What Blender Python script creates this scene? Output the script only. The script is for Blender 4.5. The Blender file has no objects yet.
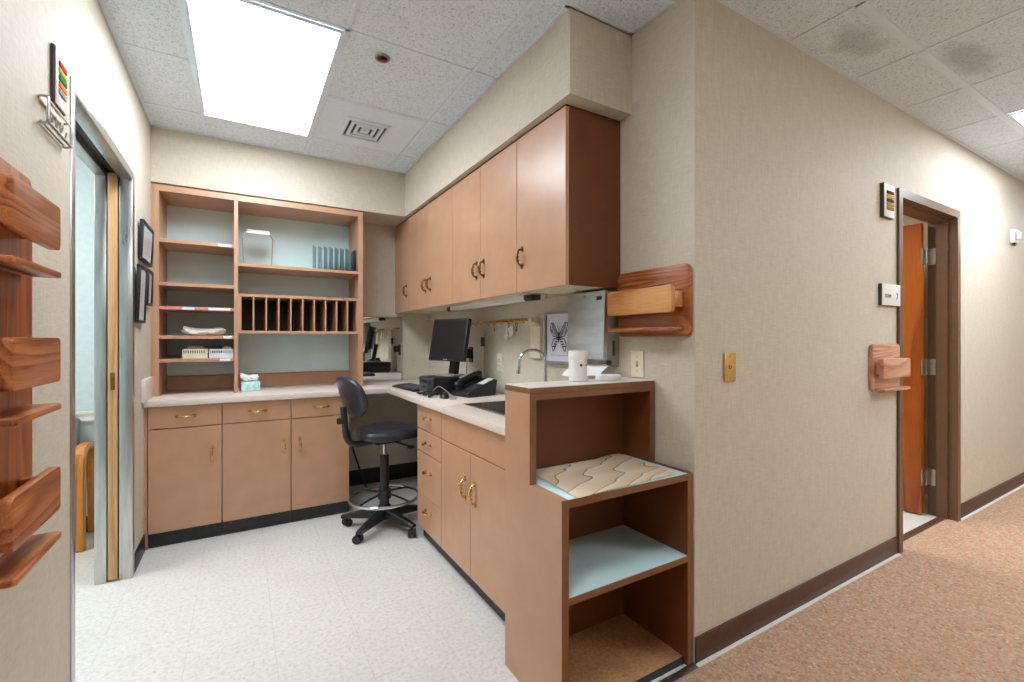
import bpy, bmesh, math, random
from math import sin, cos, pi, radians
from mathutils import Vector, Matrix
random.seed(7)
SC = bpy.context.scene
COL = SC.collection

# ------------------------------------------------------------------ camera, world, exposure
cam_d = bpy.data.cameras.new('camera')
cam_d.sensor_width = 36.0
cam_d.lens = 458.92 / 1024 * 36.0
cam_d.shift_y = -1.66 / 1024
cam_d.clip_start = 0.02
cam = bpy.data.objects.new('camera', cam_d)
COL.objects.link(cam)
cam.location = (0, 0, 1.2449)
cam.rotation_euler = (pi / 2, 0, -0.5343)
SC.camera = cam

world = bpy.data.worlds.new('world')
SC.world = world
world.use_nodes = True
world.node_tree.nodes['Background'].inputs[0].default_value = (0.9, 0.95, 1.0, 1)
world.node_tree.nodes['Background'].inputs[1].default_value = 0.35

SC.view_settings.view_transform = 'Standard'
SC.view_settings.look = 'None'
SC.view_settings.gamma = 1
SC.view_settings.use_curve_mapping = False
SC.view_settings.exposure = 0.6

LAMP_NOOK = 11.5       # radiance of the nook's ceiling panel
LAMP_HALL = 12.0       # the corridor's ceiling panels, mostly added out of view
FILL_SIDE = 13.5        # added unseen panels that light the two side rooms

# ------------------------------------------------------------------ materials
def lin(c):
    return tuple(((v / 255) / 12.92 if v / 255 <= 0.04045 else ((v / 255 + 0.055) / 1.055) ** 2.4) for v in c) + (1.0,)

class NT:
    def __init__(s, name):
        s.m = bpy.data.materials.new(name); s.m.use_nodes = True
        s.t = s.m.node_tree; s.n = s.t.nodes; s.l = s.t.links
        s.b = s.n['Principled BSDF']
        s.co = None
    def new(s, ty, **kw):
        n = s.n.new(ty)
        for k, v in kw.items(): setattr(n, k, v)
        return n
    def link(s, a, b): s.l.new(a, b)
    def coord(s, scale=(1, 1, 1), rot=(0, 0, 0), kind='Object'):
        tc = s.new('ShaderNodeTexCoord'); mp = s.new('ShaderNodeMapping')
        mp.inputs['Scale'].default_value = scale; mp.inputs['Rotation'].default_value = rot
        s.link(tc.outputs[kind], mp.inputs['Vector']); return mp.outputs['Vector']
    def noise(s, vec, scale, detail=3, rough=0.5, dist=0.0):
        n = s.new('ShaderNodeTexNoise'); n.inputs['Scale'].default_value = scale
        n.inputs['Detail'].default_value = detail; n.inputs['Roughness'].default_value = rough
        n.inputs['Distortion'].default_value = dist
        s.link(vec, n.inputs['Vector']); return n.outputs['Fac']
    def ramp(s, fac, stops, interp='LINEAR'):
        r = s.new('ShaderNodeValToRGB'); r.color_ramp.interpolation = interp
        el = r.color_ramp.elements
        while len(el) < len(stops): el.new(0.5)
        for e, (p, c) in zip(el, stops): e.position = p; e.color = lin(c)
        s.link(fac, r.inputs['Fac']); return r.outputs['Color']
    def mix(s, fac, a, b, mode='MIX'):
        m = s.new('ShaderNodeMix', data_type='RGBA', blend_type=mode)
        for k, v in ((0, fac), (6, a), (7, b)):
            if isinstance(v, (int, float, tuple)): m.inputs[k].default_value = v
            else: s.link(v, m.inputs[k])
        return m.outputs[2]
    def math(s, op, a, b=None, c=None):
        m = s.new('ShaderNodeMath', operation=op)
        for k, v in enumerate((a, b, c)):
            if v is None: continue
            if isinstance(v, (int, float)): m.inputs[k].default_value = v
            else: s.link(v, m.inputs[k])
        return m.outputs[0]
    def bump(s, h, strength=0.2, dist=0.002):
        b = s.new('ShaderNodeBump'); b.inputs['Strength'].default_value = strength
        b.inputs['Distance'].default_value = dist
        s.link(h, b.inputs['Height']); s.link(b.outputs['Normal'], s.b.inputs['Normal'])
    def base(s, c):
        if isinstance(c, tuple): s.b.inputs['Base Color'].default_value = c
        else: s.link(c, s.b.inputs['Base Color'])
    def fin(s, rough=0.5, metal=0.0, spec=0.5, **kw):
        s.b.inputs['Roughness'].default_value = rough; s.b.inputs['Metallic'].default_value = metal
        s.b.inputs['Specular IOR Level'].default_value = spec
        for k, v in kw.items(): s.b.inputs[k].default_value = v
        return s.m

def plain(name, c, rough=0.5, metal=0.0, var=0.05, vscale=30, spec=0.5, **kw):
    """a single colour broken up by a faint procedural mottling"""
    t = NT(name); v = t.coord()
    n = t.noise(v, vscale, 3)
    d = tuple(max(0, x * (1 - var)) for x in c); e = tuple(min(255, x * (1 + var)) for x in c)
    t.base(t.ramp(n, [(0.35, d), (0.65, e)]))
    return t.fin(rough, metal, spec, **kw)

def mat_wall(name, c):
    t = NT(name)
    v1 = t.noise(t.coord((1, 1, 0.06)), 260, 2)
    v2 = t.noise(t.coord((0.06, 0.06, 1)), 300, 2)
    s = t.math('ADD', v1, v2)
    col = t.ramp(t.math('MULTIPLY', s, 0.5), [(0.36, tuple(x * 0.95 for x in c)), (0.64, tuple(min(255, x * 1.04) for x in c))])
    t.base(col); t.bump(s, 0.07, 0.001)
    return t.fin(0.62, spec=0.3)

def mat_ceiling():
    t = NT('ceiling_tile'); v = t.coord()
    n = t.noise(v, 95, 2, 0.55, 1.6)
    col = t.ramp(n, [(0.36, (190, 201, 212)), (0.46, (226, 238, 249)), (0.7, (233, 244, 254))])
    # two grey water stains on the corridor tiles
    tc = t.new('ShaderNodeTexCoord')
    wob = t.noise(v, 7, 3)
    stain = None
    for (x, y, rx, ry) in ((2.42, 1.0, 0.17, 0.075), (3.02, 0.78, 0.2, 0.075)):
        mp = t.new('ShaderNodeMapping'); mp.vector_type = 'POINT'
        mp.inputs['Scale'].default_value = (1 / rx, 1 / ry, 0)
        mp.inputs['Location'].default_value = (-x / rx, -y / ry, 0)
        t.link(tc.outputs['Object'], mp.inputs['Vector'])
        ln = t.new('ShaderNodeVectorMath', operation='LENGTH'); t.link(mp.outputs['Vector'], ln.inputs[0])
        d = t.math('ADD', ln.outputs['Value'], t.math('MULTIPLY_ADD', wob, 1.6, -0.8))
        mr = t.new('ShaderNodeMapRange'); mr.inputs['From Min'].default_value = 0.55; mr.inputs['From Max'].default_value = 1.25
        mr.inputs['To Min'].default_value = 0.34; mr.inputs['To Max'].default_value = 0.0
        t.link(d, mr.inputs['Value'])
        stain = mr.outputs['Result'] if stain is None else t.math('MAXIMUM', stain, mr.outputs['Result'])
    t.base(t.mix(stain, col, lin((105, 104, 102))))
    t.bump(n, 0.35, 0.003)
    return t.fin(0.9, spec=0.1)

def mat_vinyl():
    t = NT('vinyl_floor'); v = t.coord()
    n = t.noise(v, 60, 4, 0.65)
    n2 = t.noise(v, 150, 2)
    base = t.ramp(n, [(0.33, (206, 204, 197)), (0.5, (223, 222, 217)), (0.7, (231, 230, 226))])
    sp = t.ramp(n2, [(0.29, (255, 255, 255)), (0.35, (0, 0, 0))])
    c = t.mix(t.math('MULTIPLY', sp, 0.35), base, lin((150, 142, 128)))
    # worn scuffs and the seams of the 12-inch tiles
    sc = t.noise(t.coord((1, 1, 1)), 2.2, 4)
    c = t.mix(t.math('MULTIPLY', t.ramp(sc, [(0.5, (0, 0, 0)), (0.75, (255, 255, 255))]), 0.25), c, lin((190, 188, 180)))
    sep = t.new('ShaderNodeSeparateXYZ'); tc = t.new('ShaderNodeTexCoord'); t.link(tc.outputs['Object'], sep.inputs[0])
    lines = None
    for ax, off in (('X', 0.489), ('Y', 0.12)):
        f = t.math('FRACT', t.math('DIVIDE', t.math('ADD', sep.outputs[ax], off), 0.3048))
        d = t.math('ABSOLUTE', t.math('SUBTRACT', f, 0.5))
        g = t.math('GREATER_THAN', d, 0.4955)
        lines = g if lines is None else t.math('MAXIMUM', lines, g)
    c = t.mix(t.math('MULTIPLY', lines, 0.24), c, lin((150, 142, 128)))
    t.base(c)
    return t.fin(0.34, spec=0.4)

def mat_carpet():
    t = NT('carpet_pile'); v = t.coord()
    n = t.noise(v, 90, 3, 0.75)
    w = t.new('ShaderNodeTexVoronoi'); w.inputs['Scale'].default_value = 105
    t.link(v, w.inputs['Vector'])
    r = t.new('ShaderNodeSeparateColor'); t.link(w.outputs['Color'], r.inputs[0])
    c = t.ramp(r.outputs[0], [(0.0, (120, 98, 80)), (0.2, (190, 150, 120)), (0.4, (214, 158, 122)), (0.55, (204, 184, 160)), (0.72, (205, 132, 104)), (0.87, (150, 134, 112)), (1.0, (232, 204, 172))])
    big = t.noise(v, 22, 3)
    c = t.mix(t.math('MULTIPLY', t.ramp(big, [(0.45, (0, 0, 0)), (0.7, (255, 255, 255))]), 0.35), c, lin((202, 128, 98)))
    c = t.mix(0.5, c, t.ramp(n, [(0.3, (150, 130, 110)), (0.7, (250, 236, 220))]), 'MULTIPLY')
    gb = t.noise(v, 34, 3, 0.6)
    c = t.mix(t.math('MULTIPLY', t.ramp(gb, [(0.5, (0, 0, 0)), (0.66, (255, 255, 255))]), 0.45), c, lin((172, 158, 138)))
    c = t.mix(0.22, c, lin((240, 216, 192)))
    t.base(c); t.bump(n, 0.9, 0.006)
    return t.fin(0.95, spec=0.1)

def mat_wood(name, dark, mid, light, axis='Z', scale=1.0, rough=0.35, ring=9):
    t = NT(name)
    k = {'X': (0.1, 1, 1), 'Y': (1, 0.1, 1), 'Z': (1, 1, 0.1)}[axis]
    v = t.coord(tuple(x * scale for x in k))
    big = t.noise(v, 6, 1, 0.4, 0.35)
    wv = t.math('FRACT', t.math('MULTIPLY', big, ring))
    wv = t.math('SMOOTH_MIN', wv, t.math('MULTIPLY', t.math('SUBTRACT', 1.0, wv), 5.0), 0.1)
    fine = t.noise(t.coord(tuple(0.04 if x < 1 else 1.0 for x in k)), 260, 3, 0.6)
    f = t.math('ADD', t.math('MULTIPLY', wv, 0.55), t.math('MULTIPLY_ADD', fine, 0.9, -0.18))
    t.base(t.ramp(f, [(0.15, dark), (0.5, mid), (0.9, light)]))
    t.bump(fine, 0.08, 0.001)
    return t.fin(rough, spec=0.45)

def mat_metal(name, c, rough=0.3, brush=None):
    t = NT(name)
    v = t.coord(brush or (1, 1, 1))
    n = t.noise(v, 60, 3)
    t.base(t.ramp(n, [(0.3, tuple(x * 0.88 for x in c)), (0.7, c)]))
    mr = t.new('ShaderNodeMapRange'); mr.inputs['To Min'].default_value = rough * 0.75; mr.inputs['To Max'].default_value = rough * 1.3
    t.link(n, mr.inputs['Value']); t.link(mr.outputs['Result'], t.b.inputs['Roughness'])
    t.b.inputs['Metallic'].default_value = 1.0
    return t.m

def mat_emit(name, c, s):
    t = NT(name); t.base(lin((240, 240, 240)))
    n = t.noise(t.coord(), 200, 1)
    t.b.inputs['Emission Color'].default_value = lin(c); t.b.inputs['Emission Strength'].default_value = s
    t.link(t.ramp(n, [(0, tuple(x * 0.99 for x in c)), (1, c)]), t.b.inputs['Emission Color'])
    return t.fin(0.6)

def mat_counter():
    t = NT('counter_laminate')
    n = t.noise(t.coord((0.15, 1, 1), (0, 0, 0.5)), 120, 3, 0.6)
    t.base(t.ramp(n, [(0.3, (216, 199, 188)), (0.5, (226, 211, 200)), (0.72, (231, 219, 209))]))
    return t.fin(0.38, spec=0.4)

def mat_paper_grain():
    t = NT('patterned_paper')
    v = t.coord((1, 1, 1), (0, 0, -0.45))
    big = t.noise(t.coord((0.35, 1, 1), (0, 0, -0.4)), 4.5, 2, 0.45, 0.5)
    sep = t.new('ShaderNodeSeparateXYZ'); t.link(v, sep.inputs[0])
    f = t.math('FRACT', t.math('ADD', t.math('MULTIPLY', sep.outputs['Y'], 12.0), t.math('MULTIPLY', big, 5.0)))
    c = t.ramp(f, [(0.0, (150, 114, 78)), (0.03, (160, 122, 86)), (0.07, (226, 200, 164)), (0.5, (238, 218, 188)), (1.0, (244, 230, 208))])
    t.base(c); return t.fin(0.6, spec=0.2)

def mat_particle_board():
    t = NT('particle_board'); v = t.coord()
    n = t.noise(v, 90, 4, 0.7); k = t.noise(v, 6, 3)
    c = t.ramp(n, [(0.3, (176, 128, 84)), (0.7, (216, 168, 122))])
    c = t.mix(t.math('MULTIPLY', t.ramp(k, [(0.55, (0, 0, 0)), (0.7, (255, 255, 255))]), 0.25), c, lin((130, 84, 50)))
    t.base(c); return t.fin(0.7, spec=0.2)

WALL = mat_wall('wall_covering', (209, 200, 182))
WALLIN = mat_wall('wall_painted', (205, 192, 168))
BLUEWALL = plain('blue_wall_paint', (208, 226, 232), 0.6, var=0.015)
CEIL = mat_ceiling()
TEE = plain('grid_white', (226, 238, 250), 0.5, var=0.01)
VINYL = mat_vinyl(); CARPET = mat_carpet()
LAM = plain('tan_laminate', (193, 148, 117), 0.3, var=0.02, vscale=8, spec=0.6)
LAMIN = plain('tan_laminate_inside', (176, 130, 100), 0.5, var=0.03)
EDGE = plain('brown_edge_band', (132, 88, 54), 0.4, var=0.03)
DKLAM = plain('brown_and_shaded_laminate', (112, 62, 28), 0.45, var=0.03, vscale=12)  # brown shelf inside; also the tan cabinet end with shade in its colour
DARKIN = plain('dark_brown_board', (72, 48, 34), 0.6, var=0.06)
BLUELAM = plain('pale_blue_laminate', (214, 242, 243), 0.5, var=0.015, vscale=5)
COUNTER = mat_counter()
PALETOP = plain('pale_top_laminate', (232, 226, 216), 0.35, var=0.012)
BLACKBASE = plain('black_vinyl_base', (38, 38, 40), 0.45, var=0.12)
BROWNBASE = plain('brown_vinyl_base', (88, 58, 46), 0.45, var=0.05)
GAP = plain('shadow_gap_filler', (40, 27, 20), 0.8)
BRASS = mat_metal('brass', (226, 190, 122), 0.22)
BRONZE = mat_metal('aged_brass', (150, 112, 70), 0.3)
CHROME = mat_metal('chrome', (222, 224, 228), 0.1)
STEEL = mat_metal('stainless_steel', (202, 201, 199), 0.3, (1, 1, 0.08))
STEELH = mat_metal('brushed_steel_cover', (206, 210, 212), 0.5, (0.1, 0.1, 0.5))
NICKEL = mat_metal('satin_nickel', (186, 182, 176), 0.3)
OAKRED = mat_wood('stained_oak', (84, 36, 16), (150, 78, 38), (184, 108, 60), 'Y', 1.0, 0.3, 11)
OAKREDX = mat_wood('stained_oak_long', (104, 50, 22), (172, 98, 50), (200, 130, 76), 'X', 1.0, 0.3, 12)
OAKPINK = mat_wood('pinkish_oak', (150, 92, 64), (208, 150, 116), (226, 176, 144), 'X', 1.0, 0.32, 12)
OAKREDZ = mat_wood('stained_oak_upright', (92, 38, 12), (160, 78, 30), (190, 104, 48), 'Z', 1.0, 0.3, 10)
OAKLT = mat_wood('golden_oak', (168, 110, 56), (206, 150, 92), (224, 176, 120), 'Y', 1.0, 0.35, 7)
OAKLTZ = mat_wood('pale_oak', (180, 132, 84), (206, 162, 112), (220, 182, 136), 'Z', 1.0, 0.4, 7)
CHAIROAK = mat_wood('honey_oak', (160, 96, 36), (196, 128, 56), (214, 152, 78), 'Z', 1.0, 0.35, 6)
DOORWOOD = mat_wood('door_veneer', (128, 58, 10), (166, 82, 20), (186, 100, 34), 'Z', 1.0, 0.35, 6)
FRAMEBR = plain('brown_painted_metal', (108, 79, 54), 0.38, var=0.02)
BLACK = plain('black_plastic', (26, 27, 30), 0.4, var=0.12)
BLACKM = plain('black_painted_steel', (34, 35, 38), 0.35, var=0.1)
SCREEN = plain('dark_screen', (26, 28, 32), 0.28, var=0.05)
LEATHER = plain('black_vinyl_upholstery', (42, 45, 54), 0.28, var=0.12, vscale=160)
CHARC = plain('charcoal_plastic', (62, 64, 72), 0.4, var=0.06)
GREYFAB = plain('grey_upholstery', (122, 128, 138), 0.8, var=0.06, vscale=200)
WHITE = plain('white_plastic', (236, 234, 228), 0.35, var=0.01)
IVORY = plain('ivory_plastic', (232, 224, 198), 0.4, var=0.015)
PAPER = plain('white_paper', (240, 240, 238), 0.75, var=0.012)
CARD = plain('cream_card', (214, 204, 176), 0.7, var=0.05)
LAV = plain('pale_lavender_mat', (222, 222, 236), 0.6, var=0.01)
PINK = plain('pink_tape', (224, 138, 136), 0.5, var=0.04)
TEAL = plain('teal_card', (196, 238, 232), 0.6, var=0.08, vscale=60)
BLUEPL = plain('pale_blue_plastic', (222, 232, 240), 0.4, var=0.03)
GREYPL = plain('grey_plastic', (150, 142, 130), 0.45, var=0.03)
SILVERGREY = plain('silver_grey_frame', (150, 148, 150), 0.35, var=0.03)
DKEDGE = plain('dark_brown_plastic', (70, 54, 46), 0.45)
MIRROR = NT('mirror_glass'); MIRROR.base((0.86, 0.88, 0.87, 1)); MIRROR = MIRROR.fin(0.015, 1.0)
SMOKE = NT('smoked_acrylic'); SMOKE.base(lin((120, 150, 165)))
SMOKE = SMOKE.fin(0.08, 0.0, 0.5, **{'Transmission Weight': 0.45, 'IOR': 1.15})
GLASSY = plain('picture_glazing', (225, 226, 228), 0.15, var=0.01)
FLAG = {k: plain('flag_' + k, c, 0.75, spec=0.1) for k, c in dict(red=(190, 30, 44), lime=(190, 186, 60), green=(16, 128, 62), orange=(226, 130, 30), grey=(170, 160, 158), maroon=(84, 36, 50), yellow=(216, 176, 70), dkgreen=(40, 78, 42), amber=(196, 140, 50), ochre=(170, 130, 60)).items()}
VIOLET = plain('violet_tag', (120, 60, 130), 0.4)
LAMPN = mat_emit('nook_lamp_diffuser', (236, 245, 255), LAMP_NOOK)
LAMPH = mat_emit('hall_lamp_diffuser', (238, 245, 255), LAMP_HALL)
FILLS = mat_emit('side_fill_diffuser', (255, 251, 244), FILL_SIDE)  # diffuser of the added side-room panels

# ------------------------------------------------------------------ mesh helpers
class G:
    def __init__(s): s.bm = bmesh.new()
    def _merge(s, b, mat=None):
        if mat is not None: b.transform(mat)
        me = bpy.data.meshes.new('tmp'); b.to_mesh(me); b.free()
        s.bm.from_mesh(me); bpy.data.meshes.remove(me)
    def box(s, x0, x1, y0, y1, z0, z1, bev=0.0, seg=2, M=None):
        b = bmesh.new(); bmesh.ops.create_cube(b, size=1)
        b.transform(Matrix.Translation(((x0 + x1) / 2, (y0 + y1) / 2, (z0 + z1) / 2)) @ Matrix.Diagonal((abs(x1 - x0), abs(y1 - y0), abs(z1 - z0), 1)))
        if bev > 0: bmesh.ops.bevel(b, geom=b.edges[:], offset=bev, segments=seg, affect='EDGES', profile=0.5)
        s._merge(b, M); return s
    def prism(s, poly, axis, a, c, bev=0.0, seg=2, M=None):
        """polygon in the two other axes, extruded along axis from a to c"""
        def P(u, v, w): return {'X': (w, u, v), 'Y': (u, w, v), 'Z': (u, v, w)}[axis]
        b = bmesh.new()
        A = [b.verts.new(P(u, v, a)) for u, v in poly]; C = [b.verts.new(P(u, v, c)) for u, v in poly]
        n = len(poly)
        b.faces.new(A); b.faces.new(C[::-1])
        for i in range(n): b.faces.new((A[i], C[i], C[(i + 1) % n], A[(i + 1) % n]))
        bmesh.ops.recalc_face_normals(b, faces=b.faces[:])
        if bev > 0:
            caps = [e for e in b.edges if (e.verts[0] in A and e.verts[1] in A) or (e.verts[0] in C and e.verts[1] in C)]
            bmesh.ops.bevel(b, geom=caps, offset=bev, segments=seg, affect='EDGES', profile=0.5)
        s._merge(b, M); return s
    def rrect(s, axis, a, c, u0, u1, v0, v1, r, bev=0.0, n=5, M=None):
        return s.prism(rr(u0, u1, v0, v1, r, n), axis, a, c, bev, 2, M)
    def cyl(s, p0, p1, r, seg=16, r2=None, M=None):
        p0, p1 = Vector(p0), Vector(p1); d = p1 - p0
        b = bmesh.new()
        bmesh.ops.create_cone(b, cap_ends=True, segments=seg, radius1=r, radius2=r if r2 is None else r2, depth=d.length)
        q = Vector((0, 0, 1)).rotation_difference(d.normalized()).to_matrix().to_4x4()
        b.transform(Matrix.Translation((p0 + p1) / 2) @ q)
        s._merge(b, M); return s
    def tube(s, pts, r, seg=8, closed=False, M=None):
        pts = [Vector(p) for p in pts]; n = len(pts)
        rs = r if isinstance(r, (list, tuple)) else [r] * n
        b = bmesh.new(); rings = []
        up = None
        for i, p in enumerate(pts):
            if closed: t = pts[(i + 1) % n] - pts[i - 1]
            else: t = pts[min(i + 1, n - 1)] - pts[max(i - 1, 0)]
            t.normalize()
            if up is None:
                up = Vector((0, 0, 1)) if abs(t.z) < 0.9 else Vector((1, 0, 0))
            x = t.cross(up)
            if x.length < 1e-4: x = t.orthogonal()
            x.normalize(); y = x.cross(t).normalized(); up = y
            rings.append([b.verts.new(p + x * (cos(2 * pi * k / seg) * rs[i]) + y * (sin(2 * pi * k / seg) * rs[i])) for k in range(seg)])
        m = n if closed else n - 1
        for i in range(m):
            A, B2 = rings[i], rings[(i + 1) % n]
            for k in range(seg): b.faces.new((A[k], A[(k + 1) % seg], B2[(k + 1) % seg], B2[k]))
        if not closed: b.faces.new(rings[0]); b.faces.new(rings[-1][::-1])
        bmesh.ops.recalc_face_normals(b, faces=b.faces[:])
        s._merge(b, M); return s
    def lathe(s, prof, c=(0, 0, 0), seg=28, M=None):
        """profile of (radius, z) turned about a vertical axis through c"""
        b = bmesh.new(); rings = []
        for r, z in prof:
            if r < 1e-5: rings.append([b.verts.new((c[0], c[1], c[2] + z))])
            else: rings.append([b.verts.new((c[0] + r * cos(2 * pi * k / seg), c[1] + r * sin(2 * pi * k / seg), c[2] + z)) for k in range(seg)])
        for A, B2 in zip(rings, rings[1:]):
            for k in range(seg):
                a0, a1 = A[k % len(A)], A[(k + 1) % len(A)]; b0, b1 = B2[k % len(B2)], B2[(k + 1) % len(B2)]
                vs = []
                for q in (a0, a1, b1, b0):
                    if q not in vs: vs.append(q)
                if len(vs) > 2:
                    try: b.faces.new(vs)
                    except ValueError: pass
        bmesh.ops.recalc_face_normals(b, faces=b.faces[:])
        s._merge(b, M); return s
    def grid(s, fn, nu, nv, thick=0.0):
        b = bmesh.new()
        V = [[b.verts.new(fn(i / nu, j / nv)) for j in range(nv + 1)] for i in range(nu + 1)]
        for i in range(nu):
            for j in range(nv): b.faces.new((V[i][j], V[i + 1][j], V[i + 1][j + 1], V[i][j + 1]))
        bmesh.ops.recalc_face_normals(b, faces=b.faces[:])
        if thick: bmesh.ops.solidify(b, geom=b.faces[:], thickness=thick)
        s._merge(b); return s
    def build(s, name, mat, parent=None, M=None, label=None, wloc=None):
        """wloc: subtract this world position (coordinates were given in world space)"""
        if M is not None: s.bm.transform(M)
        if wloc is not None: s.bm.transform(Matrix.Translation(-Vector(wloc)))
        me = bpy.data.meshes.new(name); s.bm.to_mesh(me); s.bm.free()
        me.materials.append(mat)
        for p in me.polygons: p.use_smooth = True
        me.set_sharp_from_angle(angle=radians(32))
        o = bpy.data.objects.new(name, me); COL.objects.link(o)
        if parent is not None: o.parent = parent
        if label: o['label'] = label
        return o

def rr(u0, u1, v0, v1, r, n=5):
    out = []
    for (cx, cy, a) in ((u1 - r, v1 - r, 0), (u0 + r, v1 - r, 90), (u0 + r, v0 + r, 180), (u1 - r, v0 + r, 270)):
        for k in range(n + 1):
            t = radians(a + 90 * k / n); out.append((cx + r * cos(t), cy + r * sin(t)))
    return out

def bez(p, n=12):
    p = [Vector(q) for q in p]; out = []
    for k in range(n + 1):
        t = k / n; q = p[:]
        while len(q) > 1: q = [a.lerp(b, t) for a, b in zip(q, q[1:])]
        out.append(q[0])
    return out

def spline(pts, n=6):
    P = [Vector(p) for p in pts]; out = []
    for i in range(len(P) - 1):
        p0 = P[max(i - 1, 0)]; p1 = P[i]; p2 = P[i + 1]; p3 = P[min(i + 2, len(P) - 1)]
        for k in range(n):
            t = k / n
            out.append(0.5 * ((2 * p1) + (p2 - p0) * t + (2 * p0 - 5 * p1 + 4 * p2 - p3) * t * t + (3 * p1 - p0 - 3 * p2 + p3) * t ** 3))
    out.append(P[-1]); return out

def thing(name, label, cat, loc=(0, 0, 0), rz=0.0, group=None):
    o = bpy.data.objects.new(name, None); COL.objects.link(o)
    o.empty_display_size = 0.05
    o.location = loc; o.rotation_euler = (0, 0, rz)
    o['label'] = label; o['category'] = cat
    if group: o['group'] = group
    return o
def tag(o, label, cat, group=None):
    o['label'] = label; o['category'] = cat
    if group: o['group'] = group
    return o
def struct(name, g, mat, parent=None):
    o = g.build(name, mat, parent)
    if parent is None: o['kind'] = 'structure'
    return o
def text_mesh(body, size, mat, name, parent, M, extrude=0.0006):
    cu = bpy.data.curves.new('txt', 'FONT'); cu.body = body; cu.size = size; cu.extrude = extrude
    cu.align_x = 'CENTER'; cu.align_y = 'CENTER'
    to = bpy.data.objects.new('txt', cu); COL.objects.link(to)
    dg = bpy.context.evaluated_depsgraph_get()
    me = bpy.data.meshes.new_from_object(to.evaluated_get(dg))
    bpy.data.objects.remove(to); bpy.data.curves.remove(cu)
    me.transform(M); me.materials.clear(); me.materials.append(mat)
    o = bpy.data.objects.new(name, me); COL.objects.link(o); o.parent = parent
    return o

# ------------------------------------------------------------------ the setting
XL, XW, YC, YB, H = -0.489, 1.50, 1.159, 4.05, 2.60
WT = 0.135                       # wall thickness
DY0, DY1, DZ = 2.105, 3.07, 2.078   # pocket-door opening in the left wall
CX0, CX1, CZ = 3.335, 4.215, 2.075   # door opening in the corridor wall
XE, YN = 8.5, -1.15              # far end of the corridor, wall behind the camera

struct('floor', G().box(-2.9, XW + 0.1, 1.15, YB + 0.1, -0.05, 0.0), VINYL)
struct('floor_corridor', G().box(-0.7, XE, YN - 0.1, 1.15, -0.05, 0.0).box(XW + 0.1, XE, 1.15, YC + WT * 0.55, -0.05, 0.0), CARPET)
struct('floor_room', G().box(XW + 0.1, XE, YC + WT * 0.55, YB + 0.1, -0.05, 0.0), VINYL)
struct('trim_1', G().box(XL, XW - 0.004, 1.128, 1.162, 0.0, 0.006, 0.002), STEEL)          # strip between carpet and vinyl
struct('trim_2', G().box(CX0, CX1, 1.205, 1.245, 0.0, 0.007, 0.002), BROWNBASE)      # threshold of the corridor door
g = G().box(XL - WT, XL, YN, DY0 - 0.03, 0, H).box(XL - WT, XL, DY1 + 0.03, YB, 0, H).box(XL - WT, XL, DY0 - 0.03, DY1 + 0.03, DZ + 0.03, H)
struct('wall_left', g, WALL)
struct('wall_back', G().box(XL - WT, XW + 0.1, YB, YB + 0.1, 0, H), WALL)
struct('wall_right', G().box(XW, XW + 0.1, YC + WT, YB, 0, H), WALL)
g = G().box(XW, CX0 - 0.012, YC, YC + WT, 0, H).box(CX1 + 0.012, XE, YC, YC + WT, 0, H).box(CX0 - 0.012, CX1 + 0.012, YC, YC + WT, CZ + 0.012, H)
struct('wall_corridor', g, WALL)
struct('wall_near', G().box(XL - WT, XE, YN - 0.1, YN, 0, H), WALL)
struct('wall_end', G().box(XE, XE + 0.1, YN - 0.1, YB, 0, H), WALL)
struct('ceiling', G().box(-2.9, XE + 0.1, YN - 0.1, YB + 0.1, H, H + 0.05), CEIL)
# rooms seen through the two doorways
struct('wall_side_room_back', G().box(-2.9, XL - WT, YB - 0.09, YB + 0.1, 0, H), BLUEWALL)
struct('wall_side_room_left', G().box(-3.0, -2.9, 0.6, YB + 0.1, 0, H), BLUEWALL)
struct('wall_side_room_near', G().box(-2.9, XL - WT, 1.05, 1.15, 0, H), BLUEWALL)
struct('trim_3', G().box(-2.9, XL - WT, YB - 0.112, YB - 0.09, 0.715, 0.732, 0.004).box(-2.9, XL - WT, YB - 0.106, YB - 0.09, 0.755, 0.78, 0.004).box(-2.9, XL - WT, YB - 0.1, YB - 0.09, 0.715, 0.78), WHITE)
struct('baseboard_side_room', G().box(-2.9, XL - WT, YB - 0.097, YB - 0.09, 0, 0.10), BLACKBASE)
struct('wall_room_right', G().box(4.75, 4.85, YC + WT, YB, 0, H), WALLIN)
struct('wall_room_back', G().box(XW + 0.1, 4.75, 3.6, 3.7, 0, H), WALLIN)
# boxed-in soffits above the cabinets and the shelving
SX, SY, SZ, SE = 1.153, 3.665, 2.246, 1.487
struct('soffit_right', G().box(SX, XW, SE, YB, SZ, H), WALL)
struct('soffit_back', G().box(XL, SX, SY, YB, SZ, H), WALL)
# vinyl cove base
struct('baseboard_left', G().box(XL, XL + 0.006, DY1 + 0.06, 3.47, 0, 0.10, 0.002).box(XL, XL + 0.006, YN, DY0 - 0.06, 0, 0.10, 0.002), BLACKBASE)
struct('baseboard_back', G().box(0.69, XW, YB - 0.006, YB, 0, 0.13).box(XW - 0.006, XW, 2.83, YB, 0, 0.13), BLACKBASE)
struct('baseboard_corridor', G().box(XW + 0.001, CX0 - 0.055, YC - 0.008, YC, 0.0, 0.102, 0.002).box(CX1 + 0.055, XE, YC - 0.008, YC, 0.0, 0.102, 0.002), BROWNBASE)
struct('trim_4', G().box(XW - 0.01, CX0 - 0.055, YC - 0.024, YC - 0.008, 0, 0.007, 0.002).box(CX1 + 0.055, XE, YC - 0.024, YC - 0.008, 0, 0.007, 0.002), WHITE)
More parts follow.
